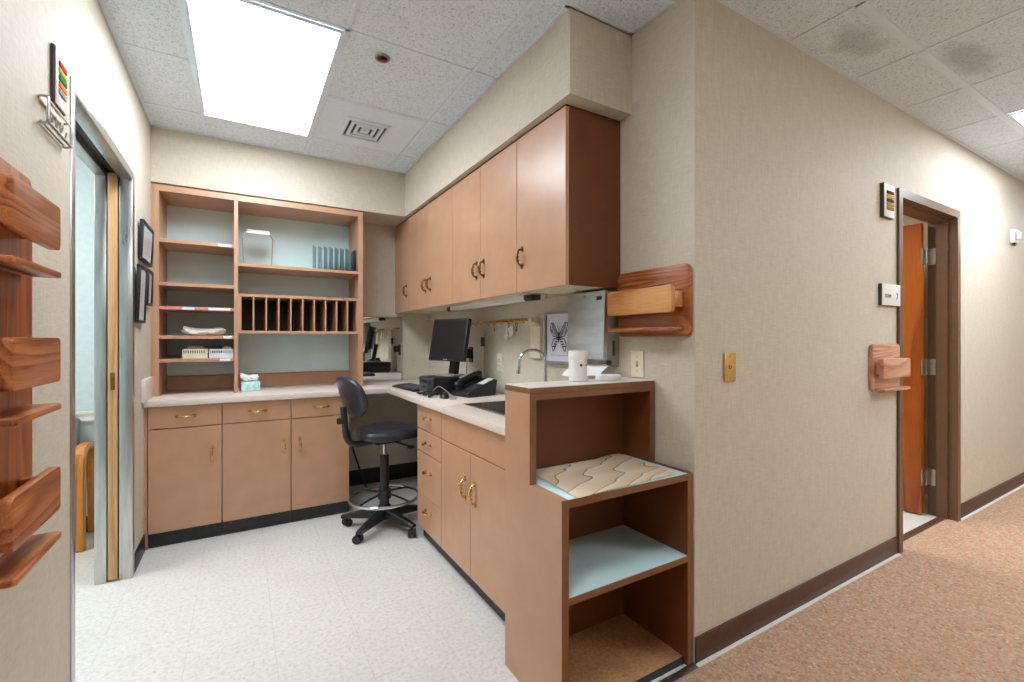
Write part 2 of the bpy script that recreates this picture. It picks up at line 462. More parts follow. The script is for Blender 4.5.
# suspended-ceiling grid
g = G()
def teex(y, x0, x1, w=0.022): g.box(x0, x1, y - w / 2, y + w / 2, H - 0.004, H, 0.001)
def teey(x, y0, y1, w=0.022): g.box(x - w / 2, x + w / 2, y0, y1, H - 0.004, H, 0.001)
for x in (-0.205, 0.403, 1.01): teey(x, YC, SY, 0.02)
for y in (1.49, 2.095, 3.328): teex(y, XL, SX if y > 1.49 else XW, 0.02)
teex(2.711, 0.403, SX, 0.010); teex(2.711, XL, -0.205, 0.010)
teex(0.878, XL, XE, 0.038); teex(-0.34, XL, XE, 0.03)
for k in range(-4, 11): teey(2.15 + 0.602 * k, YN, YC if 2.15 + 0.602 * k > XW else YC, 0.014)
# wall angle
g.box(XL, XL + 0.018, YN, SY, H - 0.004, H).box(XL, SX, SY - 0.018, SY, H - 0.004, H).box(SX - 0.018, SX, SE - 0.018, SY, H - 0.004, H).box(SX, XW, SE - 0.018, SE, H - 0.004, H)
g.box(XW - 0.018, XW, YC, SE, H - 0.004, H).box(XW, XE, YC - 0.018, YC, H - 0.004, H)
struct('ceiling_grid', g, TEE)

# ---- pocket door and its stainless frame in the left wall
fr = thing('door_1', 'brushed steel door frame in the left wall with an oak pocket door slid into its slot', 'door frame', (XL, 2.6, 0))
fr['kind'] = 'structure'
W0 = (XL, 2.6, 0)
x0, x1 = XL - WT - 0.012, XL + 0.005
g = G()
g.box(x0, x1, DY0 - 0.04, DY0, 0, DZ + 0.045, 0.002)                        # near jamb with its face
g.box(XL - 0.05, x1, DY1, DY1 + 0.05, 0, DZ + 0.045, 0.002)                  # far jamb, front strip
g.box(x0, XL - 0.1, DY1, DY1 + 0.05, 0, DZ + 0.045, 0.002)                   # far jamb, rear strip
g.box(XL - 0.05, x1, DY0, DY1, DZ, DZ + 0.045, 0.002)
g.box(x0, XL - 0.1, DY0, DY1, DZ, DZ + 0.045, 0.002)
g.build('door_frame', STEEL, fr, wloc=W0)
G().box(XL - 0.1, XL - 0.05, DY0, DY1 + 0.025, DZ + 0.0285, DZ + 0.0298).build('track_slot', BLACK, fr, wloc=W0)
pd = G().box(XL - 0.095, XL - 0.056, DY1 - 0.002, DY1 + 0.028, 0.012, DZ + 0.022, 0.002).build('pocket_door', OAKLTZ, fr, wloc=W0, label='pale oak edge of the pocket door')
G().box(XL - 0.084, XL - 0.066, DY1 - 0.006, DY1 - 0.0025, 0.985, 1.075, 0.001).cyl((XL - 0.075, DY1 - 0.009, 1.05), (XL - 0.075, DY1 - 0.004, 1.05), 0.006, 10).cyl((XL - 0.075, DY1 - 0.009, 1.005), (XL - 0.075, DY1 - 0.004, 1.005), 0.005, 10).build('latch', BRONZE, pd, wloc=W0)

# ---- corridor door: brown metal frame, leaf standing open into the room
fr = thing('door_2', 'brown metal door frame in the corridor wall with a stained wooden door standing open', 'door', (3.78, YC, 0))
fr['kind'] = 'structure'
W0 = (3.78, YC, 0)
ya, yb = YC - 0.014, YC + WT + 0.012
def jamb(g, xi, sgn):
    # profile in x,y: face, front rabbet, stop, rear rabbet
    p = [(xi - sgn * 0.05, ya), (xi, ya), (xi, ya + 0.052), (xi + sgn * 0.016, ya + 0.052), (xi + sgn * 0.016, yb - 0.05), (xi, yb - 0.05), (xi, yb), (xi - sgn * 0.05, yb), (xi - sgn * 0.05, YC + WT + 0.001), (xi - sgn * 0.011, YC + WT + 0.001), (xi - sgn * 0.011, YC - 0.001), (xi - sgn * 0.05, YC - 0.001)]
    g.prism(p, 'Z', 0, CZ)
g = G(); jamb(g, CX0, 1); jamb(g, CX1, -1)
g.box(CX0 - 0.05, CX1 + 0.05, ya, YC - 0.001, CZ, CZ + 0.05).box(CX0 - 0.05, CX1 + 0.05, YC + WT + 0.001, yb, CZ, CZ + 0.05)
g.box(CX0 - 0.011, CX1 + 0.011, YC - 0.001, YC + WT + 0.001, CZ, CZ + 0.011).box(CX0 + 0.016, CX1 - 0.016, ya + 0.052, yb - 0.05, CZ - 0.016, CZ)
g.build('door_frame', FRAMEBR, fr, wloc=W0)
lf = G().box(4.128, 4.172, 1.315, 2.20, 0.012, 2.065, 0.002).build('door_leaf', DOORWOOD, fr, wloc=W0, label='orange brown wooden door leaf')
for z in (1.83, 1.05, 0.27):
    h = G().box(4.174, CX1 - 0.001, 1.3, 1.305, z - 0.057, z + 0.057, 0.001)
    for k in range(5): h.cyl((4.176, 1.302, z - 0.057 + 0.0228 * k + 0.001), (4.176, 1.302, z - 0.057 + 0.0228 * (k + 1) - 0.001), 0.0075, 10)
    h.box(4.13, 4.17, 1.309, 1.3145, z - 0.057, z + 0.057)
    h.box(CX1 - 0.004, CX1 - 0.0005, 1.262, 1.30, z - 0.057, z + 0.057)
    h.build('hinge', NICKEL, lf, wloc=W0)

# ------------------------------------------------------------------ ceiling fittings
def troffer(name, label, x0, x1, y0, y1, mat, group=None):
    t = thing(name, label, 'ceiling light', ((x0 + x1) / 2, (y0 + y1) / 2, H), 0, group)
    w = (t.location.x, t.location.y, H)
    z0 = H - 0.012
    g = G().box(x0, x1, y0, y0 + 0.018, z0, H - 0.0045, 0.002).box(x0, x1, y1 - 0.018, y1, z0, H - 0.0045, 0.002)
    g.box(x0, x0 + 0.018, y0 + 0.018, y1 - 0.018, z0, H - 0.0045, 0.002).box(x1 - 0.018, x1, y0 + 0.018, y1 - 0.018, z0, H - 0.0045, 0.002)
    g.build('frame', TEE, t, wloc=w)
    G().box(x0 + 0.017, x1 - 0.017, y0 + 0.017, y1 - 0.017, z0 + 0.003, H - 0.005).build('diffuser', mat, t, wloc=w)
    return t
troffer('ceiling_light', 'large rectangular fluorescent panel in the ceiling above the work nook', -0.198, 0.396, 2.104, 3.32, LAMPN)
troffer('ceiling_light', 'fluorescent panel in the corridor ceiling at the right edge of the photo', 3.97, 5.16, 0.27, 0.862, LAMPH)
troffer('ceiling_light', 'added unseen fluorescent panel at the far end of the corridor ceiling beyond the right edge', 6.98, 8.17, 0.27, 0.862, LAMPH)  # added out of view, more light along the corridor
troffer('ceiling_light', 'added unseen fluorescent panel in the corridor ceiling near the camera on the far side of the ceiling', 2.76, 3.95, -0.93, -0.355, LAMPH)  # added out of view to brighten the corridor wall
troffer('ceiling_light', 'added unseen square fluorescent panel in the ceiling right above the camera', -0.26, 0.33, 0.282, 0.862, LAMPH)  # added overhead fill for the walls near the camera
troffer('ceiling_light', 'added unseen fluorescent panel in the blue room beyond the pocket door', -2.0, -1.4, 2.3, 3.5, FILLS)  # added out of view to light the blue room
troffer('ceiling_light', 'added unseen fluorescent panel in the room behind the open wooden door', 2.6, 3.2, 1.9, 3.1, FILLS)  # added out of view so the door leaf is lit

t = thing('air_vent', 'square louvred air vent in a ceiling tile beside the large light panel', 'vent', (0.69, 3.03, H))
w = (0.69, 3.03, H)
G().box(0.42, 0.995, 2.725, 3.315, H - 0.003, H - 0.0005).build('panel', TEE, t, wloc=w)
G().box(0.565, 0.815, 2.9, 3.16, H - 0.0045, H - 0.003).build('throat', CHARC, t, wloc=w)
for k, (hx, hy) in enumerate(((0.135, 0.14), (0.098, 0.103), (0.062, 0.067), (0.026, 0.031))):
    g = G(); cx, cy = 0.69, 3.03; a = 0.019
    z0, z1 = H - 0.02 + 0.002 * k, H - 0.004
    for (u0, u1, v0, v1) in ((-hx, hx, -hy, -hy + a), (-hx, hx, hy - a, hy), (-hx, -hx + a, -hy + a, hy - a), (hx - a, hx, -hy + a, hy - a)):
        g.box(cx + u0, cx + u1, cy + v0, cy + v1, z0, z1, 0.002)
    g.build('louvre', TEE, t, wloc=w)
t = thing('sprinkler_head', 'small round dark recessed sprinkler in the nook ceiling', 'sprinkler', (0.587, 2.212, H))
G().lathe([(0.012, -0.004), (0.034, -0.004), (0.036, -0.006), (0.034, -0.010), (0.026, -0.011), (0.024, -0.004)]).build('rim', NICKEL, t)
G().lathe([(0, -0.001), (0.025, -0.001), (0.024, -0.005), (0, -0.005)]).build('cup', BLACK, t)
G().lathe([(0, -0.005), (0.008, -0.005), (0.008, -0.016), (0.013, -0.017), (0.013, -0.019), (0, -0.019)]).build('deflector', BRONZE, t)

# ------------------------------------------------------------------ handles
def handle(parent, c, out, along, mat, w, L=0.095, drop=0.0):
    """bow pull: c centre on the surface, out = outward unit vector, along = direction of its length"""
    c, o, a = Vector(c), Vector(out), Vector(along)
    g = G()
    h = L / 2
    pts = bez([c - a * h * 0.8 + o * 0.002, c - a * h * 0.84 + o * 0.036, c + o * 0.034, c + a * h * 0.84 + o * 0.036, c + a * h * 0.8 + o * 0.002], 14)
    rs = [0.0042 + 0.0028 * sin(pi * k / 14) ** 2 for k in range(15)]
    g.tube(pts, rs, 8)
    for s in (-1, 1):
        p = c + a * (h * 0.8 * s)
        g.cyl(p, p + o * 0.006, 0.0105, 12); g.cyl(p + a * (0.011 * s), p + a * (0.011 * s) + o * 0.004, 0.005, 10)
    for s in (-0.35, 0, 0.35):
        p = c + a * (h * s) + o * (0.0275 - 0.006 * abs(s))
        g.cyl(p - a * 0.004, p + a * 0.004, 0.0085, 10)
    return g.build('handle', mat, parent, wloc=w)

# ------------------------------------------------------------------ base cabinets along the back wall
CT = 0.845
def base_back(x0, x1, label, hx):
    yf = 3.42
    t = thing('base_cabinet', label, 'cabinet', ((x0 + x1) / 2, yf, 0), 0, 'base cabinets under the back counter')
    w = ((x0 + x1) / 2, yf, 0)
    g = G().box(x0, x0 + 0.018, yf + 0.02, YB - 0.02, 0.1, CT).box(x1 - 0.018, x1, yf + 0.02, YB - 0.02, 0.1, CT)
    g.box(x0 + 0.018, x1 - 0.018, yf + 0.02, YB - 0.02, 0.1, 0.118).box(x0 + 0.018, x1 - 0.018, YB - 0.04, YB - 0.02, 0.118, CT).box(x0 + 0.018, x1 - 0.018, yf + 0.02, yf + 0.03, 0.8, CT)
    g.build('body', LAM, t, wloc=w)
    G().box(x0, x1, yf + 0.03, yf + 0.045, 0.0, 0.1).build('toe_kick', BLACKBASE, t, wloc=w)
    d = G().box(x0 + 0.0025, x1 - 0.0025, yf, yf + 0.0195, 0.712, CT - 0.004, 0.0012, 1).build('drawer', LAM, t, wloc=w)
    handle(d, ((x0 + x1) / 2, yf, 0.779), (0, -1, 0), (1, 0, 0), BRASS, w, 0.105)
    d = G().box(x0 + 0.0025, x1 - 0.0025, yf, yf + 0.0195, 0.092, 0.706, 0.0012, 1).build('door', LAM, t, wloc=w)
    handle(d, (hx, yf, 0.53), (0, -1, 0), (0, 0, 1), BRASS, w)
base_back(-0.472, -0.100, 'tan base cabinet with drawer and door nearest the left wall, under the back counter', -0.153)
base_back(-0.099, 0.293, 'middle tan base cabinet under the back counter, handle at its right edge', 0.251)
base_back(0.294, 0.672, 'tan base cabinet under the back counter beside the drafting chair, handle at its left edge', 0.348)
struct('trim_5', G().box(XL, -0.4735, 3.43, YB, 0.0, CT), LAM)       # filler strip to the wall

# ------------------------------------------------------------------ base cabinets along the right wall
XF = 0.962
def body_right(t, y0, y1, w):
    g = G().box(XF + 0.02, XW - 0.005, y0, y0 + 0.018, 0.1, CT).box(XF + 0.02, XW - 0.005, y1 - 0.018, y1, 0.1, CT)
    g.box(XF + 0.02, XW - 0.005, y0 + 0.018, y1 - 0.018, 0.1, 0.118).box(XW - 0.02, XW - 0.005, y0 + 0.018, y1 - 0.018, 0.118, CT).box(XF + 0.02, XF + 0.03, y0 + 0.018, y1 - 0.018, 0.66, 0.8)
    g.build('body', LAM, t, wloc=w)
    G().box(XF + 0.04, XF + 0.055, y0, y1, 0, 0.1).build('toe_kick', BLACKBASE, t, wloc=w)
t = thing('drawer_cabinet', 'narrow tan cabinet of four drawers at the kneehole end of the sink counter', 'cabinet', (XF, 2.6, 0))
w = (XF, 2.6, 0); body_right(t, 2.402, 2.80, w)
for z0, z1 in ((0.695, CT - 0.004), (0.557, 0.69), (0.292, 0.552), (0.085, 0.287)):
    d = G().box(XF, XF + 0.0195, 2.404, 2.798, z0, z1, 0.0012, 1).build('drawer', LAM, t, wloc=w)
    hz = min(z1 - 0.068, (z0 + z1) / 2 + 0.03)
    handle(d, (XF, 2.6, hz), (-1, 0, 0), (0, 1, 0), BRASS, w, 0.105)
t = thing('sink_cabinet', 'tan two-door cabinet under the sink, ending at the stepped shelf unit', 'cabinet', (XF, 2.0, 0))
w = (XF, 2.0, 0); body_right(t, 1.545, 2.401, w)
G().box(XF, XF + 0.0195, 1.548, 2.3985, 0.695, CT - 0.004, 0.0012, 1).build('false_drawer_front', LAM, t, wloc=w)
for (a, b, hy) in ((2.025, 2.3985, 2.078), (1.63, 2.021, 1.968)):
    d = G().box(XF, XF + 0.0195, a, b, 0.085, 0.69, 0.0012, 1).build('door', LAM, t, wloc=w)
    handle(d, (XF, hy, 0.507), (-1, 0, 0), (0, 0, 1), BRASS, w, 0.115)

# ------------------------------------------------------------------ countertop, with the hole for the sink
SKX0, SKX1, SKY0, SKY1 = 1.085, 1.385, 1.78, 2.335
t = thing('countertop', 'pale pinkish laminate countertop running along the back wall and round to the sink', 'countertop', (0.5, 3.7, 0.845))
w = (0.5, 3.7, 0.845)
CZ0, CZ1 = 0.845, 0.882
g = G()
g.box(XL, XW, 3.395, YB, CZ0, CZ1, 0.003)
g.box(0.938, XW, SKY1, 3.395, CZ0, CZ1, 0.003)
g.box(0.938, SKX0, 1.53, SKY1, CZ0, CZ1, 0.003).box(SKX1, XW, 1.53, SKY1, CZ0, CZ1, 0.003).box(SKX0, SKX1, 1.53, SKY0, CZ0, CZ1, 0.003)
g.build('top', COUNTER, t, wloc=w)
G().box(XL, XL + 0.02, 3.335, 3.655, CZ1, 1.012, 0.003).build('side_splash', COUNTER, t, wloc=w)

# ------------------------------------------------------------------ sink and faucet
t = thing('sink', 'stainless steel sink let into the counter beside the stepped shelf unit', 'sink', (1.235, 2.06, CZ1))
w = (1.235, 2.06, CZ1)
g = G(); zt = CZ1 + 0.004
r0, r1 = 0.014, 0.006
g.box(SKX0 - r0, SKX0 + r1, SKY0 - r0, SKY1 + r0, CZ1 + 0.0005, zt, 0.0015).box(SKX1 - r1, SKX1 + r0, SKY0 - r0, SKY1 + r0, CZ1 + 0.0005, zt, 0.0015)
g.box(SKX0 + r1, SKX1 - r1, SKY0 - r0, SKY0 + r1, CZ1 + 0.0005, zt, 0.0015).box(SKX0 + r1, SKX1 - r1, SKY1 - r1, SKY1 + r0, CZ1 + 0.0005, zt, 0.0015)
g.build('rim', STEEL, t, wloc=w)
g = G(); zb = 0.73
g.box(SKX0 + 0.003, SKX0 + 0.005, SKY0 + 0.003, SKY1 - 0.003, zb, zt - 0.001).box(SKX1 - 0.005, SKX1 - 0.003, SKY0 + 0.003, SKY1 - 0.003, zb, zt - 0.001)
g.box(SKX0 + 0.005, SKX1 - 0.005, SKY0 + 0.003, SKY0 + 0.005, zb, zt - 0.001).box(SKX0 + 0.005, SKX1 - 0.005, SKY1 - 0.005, SKY1 - 0.003, zb, zt - 0.001).box(SKX0 + 0.003, SKX1 - 0.003, SKY0 + 0.003, SKY1 - 0.003, zb - 0.002, zb)
g.build('bowl', STEEL, t, wloc=w)
G().lathe([(0, 0.0), (0.02, 0.0), (0.036, 0.004), (0.04, 0.003), (0.04, 0.0)], (1.235, 2.06, zb)).build('drain', CHROME, t, wloc=w)
t = thing('faucet', 'chrome gooseneck faucet rising behind the stepped shelf unit', 'faucet', (1.44, 2.07, CZ1))
G().lathe([(0, 0), (0.03, 0), (0.03, 0.008), (0.018, 0.02), (0.012, 0.045), (0, 0.045)]).build('base', CHROME, t)
pts = [(0, 0, 0.03), (0, 0, 0.14), (0, 0, 0.23)] + [(-0.075 + 0.075 * cos(a), 0.03 * (1 - cos(a)) / 2, 0.245 + 0.06 * sin(a)) for a in [pi * k / 12 for k in range(13)]] + [(-0.152, 0.03, 0.215), (-0.156, 0.031, 0.185)]
G().tube(spline(pts, 3), 0.0085, 12).cyl((-0.156, 0.031, 0.198), (-0.157, 0.031, 0.178), 0.0105, 12).build('spout', CHROME, t)
for s in (-1, 1):
    G().cyl((0.0, 0.075 * s, 0), (0.0, 0.075 * s, 0.03), 0.014, 14).cyl((0, 0.075 * s, 0.034), (-0.045, 0.085 * s, 0.042), 0.005, 10).build('lever', CHROME, t)

# ------------------------------------------------------------------ wall cabinets
UX, UZ0, UZ1 = 1.185, 1.478, 2.24
def wall_cab(y0, y1, doors, label, end=False):
    t = thing('wall_cabinet', label, 'cabinet', (UX, (y0 + y1) / 2, UZ0), 0, 'wall cabinets above the sink counter')
    w = (UX, (y0 + y1) / 2, UZ0)
    g = G().box(UX + 0.02, XW - 0.003, y0, y0 + 0.018, UZ0, UZ1).box(UX + 0.02, XW - 0.003, y1 - 0.018, y1, UZ0, UZ1).box(XW - 0.015, XW - 0.003, y0 + 0.018, y1 - 0.018, UZ0 + 0.018, UZ1 - 0.018).box(UX + 0.02, XW - 0.003, y0 + 0.018, y1 - 0.018, UZ1 - 0.018, UZ1)
    g.box(UX + 0.02, XW - 0.015, y0 + 0.018, y1 - 0.018, 1.85, 1.868)
    g.build('body', DKLAM if end else LAM, t, wloc=w)  # end cabinet: same tan laminate, its shade put into a darker colour
    G().box(UX + 0.021, XW - 0.004, y0 + 0.018, y1 - 0.018, UZ0 + 0.0005, UZ0 + 0.018).build('bottom_panel', CARD, t, wloc=w, label='cream underside')
    for a, b, hy in doors:
        d = G().box(UX, UX + 0.0195, a + 0.0015, b - 0.0015, UZ0 - 0.002, UZ1 - 0.004, 0.0012, 1).build('door', LAM, t, wloc=w)
        handle(d, (UX, hy, 1.645), (-1, 0, 0), (0, 0, 1), BRONZE, w, 0.1)
wall_cab(1.556, 1.957, [(1.556, 1.957, 1.905)], 'single-door tan wall cabinet with shade painted into its end panel, nearest the corridor corner', True)
wall_cab(1.958, 2.765, [(1.958, 2.36, 2.316), (2.36, 2.765, 2.405)], 'two-door tan wall cabinet second from the corridor end, above the under-cabinet light')
wall_cab(2.766, 3.66, [(2.766, 3.213, 3.163), (3.213, 3.66, 3.263)], 'two-door tan wall cabinet above the computer monitor')
wall_cab(3.661, 4.047, [(3.661, 4.047, 3.715)], 'single-door tan wall cabinet in the back corner beside the tall shelving')
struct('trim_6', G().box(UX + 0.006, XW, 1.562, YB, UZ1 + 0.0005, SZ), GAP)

# under-cabinet light
t = thing('under_cabinet_light', 'slim strip light with dark end caps fixed under the wall cabinets', 'light', (1.36, 2.65, UZ0))
w = (1.36, 2.65, UZ0)
G().prism([(1.29, UZ0 - 0.0005), (1.35, UZ0 - 0.0005), (1.35, UZ0 - 0.026), (1.30, UZ0 - 0.03), (1.29, UZ0 - 0.022)], 'Y', 2.06, 3.05).build('housing', WHITE, t, wloc=w)
for a, b in ((1.985, 2.0595), (3.0505, 3.11)):
    G().prism([(1.289, UZ0 - 0.0005), (1.351, UZ0 - 0.0005), (1.351, UZ0 - 0.027), (1.299, UZ0 - 0.032), (1.289, UZ0 - 0.023)], 'Y', a, b, 0.002).build('end_cap', DKEDGE, t, wloc=w)

# ------------------------------------------------------------------ tall shelving on the back counter
t = thing('bookcase', 'tall tan shelving with pale blue back and pigeonholes standing on the back counter', 'shelving', (0.17, 3.85, CZ1))
w = (0.17, 3.85, CZ1)
yf, yb_ = 3.655, 4.04
zt, zb = 2.232, CZ1 + 0.001
G().box(-0.474, -0.447, yf, yb_, zb, zt, 0.001, 1).build('side_panel', LAM, t, wloc=w)
G().box(0.785, 0.82, yf, yb_, zb, zt, 0.001, 1).build('side_panel', LAM, t, wloc=w)
G().box(XL + 0.001, -0.4745, yf + 0.004, yf + 0.02, 1.015, zt).build('filler_strip', LAM, t, wloc=w)
G().box(-0.447, 0.785, yf, yb_, zt - 0.04, zt, 0.001, 1).build('top_panel', LAM, t, wloc=w)
G().box(-0.038, -0.014, yf, yb_ - 0.02, zb, zt - 0.0405, 0.001, 1).build('divider', LAM, t, wloc=w)
G().box(-0.446, 0.784, yb_ - 0.02, yb_ - 0.008, 0.985, zt - 0.0405).build('back_panel', BLUELAM, t, wloc=w, label='pale blue back panel')
G().box(-0.446, -0.0385, yb_ - 0.032, yb_ - 0.014, zb, 0.982).box(-0.0135, 0.784, yb_ - 0.032, yb_ - 0.014, zb, 0.982).build('kick_panel', LAM, t, wloc=w)
sh = []
for z in (1.89, 1.612, 1.458, 1.27, 1.118):
    sh.append(G().box(-0.4465, -0.0385, yf + 0.004, yb_ - 0.021, z - 0.022, z, 0.001, 1).build('shelf', LAM, t, wloc=w))
shr = G().box(-0.0135, 0.7845, yf + 0.004, yb_ - 0.021, 1.748, 1.77, 0.001, 1).build('shelf', LAM, t, wloc=w)
def edge_tag(s, x0, x1, z, mat, h=0.017): G().box(x0, x1, yf + 0.0022, yf + 0.0038, z - 0.0195, z - 0.0195 + h, 0.0004, 1).build('shelf_label', mat, s, wloc=w)
edge_tag(sh[0], -0.13, -0.055, 1.89, PAPER); edge_tag(sh[2], -0.444, -0.33, 1.458, PINK); edge_tag(sh[2], -0.325, -0.26, 1.458, BLUEPL)
edge_tag(sh[2], -0.255, -0.19, 1.458, PINK); edge_tag(sh[2], -0.185, -0.06, 1.458, PAPER); edge_tag(sh[3], -0.1, -0.05, 1.27, PAPER); edge_tag(sh[4], -0.12, -0.06, 1.118, PAPER)
# pigeonhole row
ph = G().box(-0.0135, 0.7845, yf + 0.004, 3.96, 1.54, 1.56, 0.001, 1).box(-0.0135, 0.7845, yf + 0.004, 3.96, 1.285, 1.305, 0.001, 1).box(-0.0135, 0.006, yf + 0.004, 3.96, 1.305, 1.54).box(0.772, 0.7845, yf + 0.004, 3.96, 1.305, 1.54).build('pigeonhole_frame', LAM, t, wloc=w)
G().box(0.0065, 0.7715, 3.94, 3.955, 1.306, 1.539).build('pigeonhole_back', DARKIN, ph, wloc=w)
for k in range(1, 10):
    x = 0.0 + 0.0783 * k
    G().box(x - 0.005, x + 0.005, yf + 0.006, 3.939, 1.3055, 1.5395, 0.0008, 1).build('pigeonhole_divider', LAM, ph, wloc=w)

# things on the shelving
t = thing('book_stand', 'white-topped chrome wire arch standing on the upper right shelf', 'stand', (0.11, 3.8, 1.7705))
G().tube(spline([(-0.085, 0.0, 0.004), (-0.092, 0, 0.10), (-0.098, 0.0, 0.2), (-0.095, 0.0, 0.215), (-0.065, 0.0, 0.262)], 5), 0.0045, 8).tube(spline([(0.085, 0.0, 0.004), (0.09, 0, 0.10), (0.095, 0.0, 0.2), (0.092, 0.0, 0.213), (0.068, 0.0, 0.252)], 5), 0.0045, 8).tube([(-0.085, 0.05, 0.004), (-0.085, -0.05, 0.004)], 0.004, 8).tube([(0.085, 0.05, 0.004), (0.085, -0.05, 0.004)], 0.004, 8).build('wire_legs', SILVERGREY, t)
G().box(-0.072, 0.074, -0.045, 0.045, -0.003, 0.003, 0.002, M=Matrix.Translation((0, 0, 0.252)) @ Matrix.Rotation(radians(28), 4, 'X')).build('top_plate', WHITE, t)

t = thing('file_sorter', 'smoky plastic desk file sorter with upright dividers on the upper right shelf', 'file sorter', (0.63, 3.80, 1.7705))
G().box(-0.13, 0.148, -0.075, 0.075, 0.0, 0.012, 0.002).box(0.139, 0.148, -0.075, 0.075, 0.012, 0.175, 0.002).build('base', BLACK, t)
for k in range(7):
    x = -0.145 + 0.0405 * k
    G().prism([(-0.075, 0.0125), (0.075, 0.0125), (0.075, 0.205), (0.06, 0.205), (-0.065, 0.172), (-0.075, 0.16)], 'X', x, x + 0.004, M=Matrix.Rotation(radians(0), 4, 'Z')).build('divider', SMOKE, t)

def basket(cx, cy, z, wx, dy, h, mat, label, items):
    t = thing('basket', label, 'basket', (cx, cy, z), 0, 'plastic baskets on the lowest left shelf')
    g = G(); a = 0.003
    def wall_(px, py, qx, qy):
        n = max(4, int(math.hypot(qx - px, qy - py) / 0.012))
        d = Vector((qx - px, qy - py, 0)); L = d.length; d.normalize()
        R = Matrix.Translation((px, py, 0)) @ Matrix.Rotation(math.atan2(d.y, d.x), 4, 'Z')
        g.box(0, L, -a / 2, a / 2, 0.0, h * 0.55, M=R); g.box(-0.003, L + 0.003, -a, a, h * 0.86, h, 0.001, M=R)
        for k in range(n + 1): g.box(L * k / n - 0.0025, L * k / n + 0.0025, -a / 2, a / 2, h * 0.5, h * 0.9, M=R)
    x0, x1, y0, y1 = -wx / 2, wx / 2, -dy / 2, dy / 2
    wall_(x0, y0, x1, y0); wall_(x1, y0, x1, y1); wall_(x1, y1, x0, y1); wall_(x0, y1, x0, y0)
    g.box(x0, x1, y0, y1, 0, 0.003)
    g.build('tray', mat, t)
basket(-0.258, 3.76, 1.1185, 0.135, 0.16, 0.062, IVORY, 'small ivory plastic basket on the lowest left shelf, the left one of two', 0)
basket(-0.112, 3.765, 1.1185, 0.135, 0.16, 0.06, BLUEPL, 'small bluish white basket on the lowest left shelf, the right one of two', 0)
tag(G().rrect('Y', 3.735, 3.785, -0.305, -0.212, 1.1225, 1.2, 0.008, 0.003).build('index_card_box', GREYPL), 'small grey box of cards standing in the ivory basket', 'box')
t = thing('jar', 'small round jar with dark lid standing in the bluish white basket', 'jar', (-0.14, 3.775, 1.122))
G().lathe([(0, 0), (0.028, 0), (0.03, 0.006), (0.03, 0.06), (0, 0.06)]).build('body', GREYPL, t); G().lathe([(0, 0.06), (0.031, 0.06), (0.031, 0.076), (0, 0.077)]).build('lid', CHARC, t)
g = G()
g.grid(lambda u, v: (-0.105 + 0.05 * u + 0.006 * sin(7 * v), 3.74 + 0.045 * v, 1.13 + 0.075 * (1 - abs(2 * u - 1) ** 2 * 0.4) - 0.025 * v + 0.006 * sin(9 * u + 5 * v)), 8, 8, 0.003)
tag(g.build('packet', PAPER), 'crumpled white paper packet leaning in the bluish white basket', 'packet')
def crumple(name, label, cat, cx, cy, z, lx, ly, h, seed, mat, parent=None):
    rnd = random.Random(seed); ph_ = [rnd.uniform(0, 6) for _ in range(8)]
    b = G()
    def f(u, v):
        a = 2 * pi * u; e = (v - 0.5) * pi
        rr_ = 1 + 0.16 * sin(3 * a + ph_[0] + 3 * v) + 0.1 * sin(7 * a + ph_[1]) * cos(5 * e + ph_[2]) + 0.07 * sin(11 * a + ph_[3] + 9 * v)
        x = lx / 2 * cos(e) * cos(a) * rr_; y = ly / 2 * cos(e) * sin(a) * rr_
        lift = 0.7 + 0.5 * (abs(x) / (lx / 2)) ** 2
        return (cx + x, cy + y, z + max(0.0005, h / 2 * (1 + sin(e) * rr_) * lift))
    b.grid(f, 40, 16)
    o = b.build(name, mat, parent)
    return tag(o, label, cat) if parent is None else o
crumple('plastic_bag', 'crumpled white plastic bag lying on a left shelf above the baskets', 'bag', -0.215, 3.78, 1.2705, 0.23, 0.11, 0.062, 3, PAPER)
t = thing('tissue_box', 'teal tissue box with a white tissue pulled up, on the back counter', 'tissue box', (0.06, 3.77, CZ1 + 0.0005), 0.06)
G().box(-0.058, 0.058, -0.056, 0.056, 0, 0.062, 0.002).build('carton', TEAL, t)
o = crumple('tissue', '', '', 0, 0, 0.0625, 0.105, 0.06, 0.06, 9, PAPER, t)

# ------------------------------------------------------------------ mirror on the back wall
t = thing('mirror', 'frameless wall mirror between the tall shelving and the corner, above the counter', 'mirror', (1.03, YB, 1.16))
w = (1.03, YB, 1.16)
G().box(0.828, 1.243, YB - 0.008, YB - 0.0005, CZ1 + 0.002, 1.437).build('glass', MIRROR, t, wloc=w)
G().box(0.828, 1.246, YB - 0.011, YB - 0.0005, 1.4375, 1.444, 0.001).box(1.2435, 1.25, YB - 0.011, YB - 0.0005, CZ1 + 0.002, 1.4375, 0.001).build('edge_channel', NICKEL, t, wloc=w)

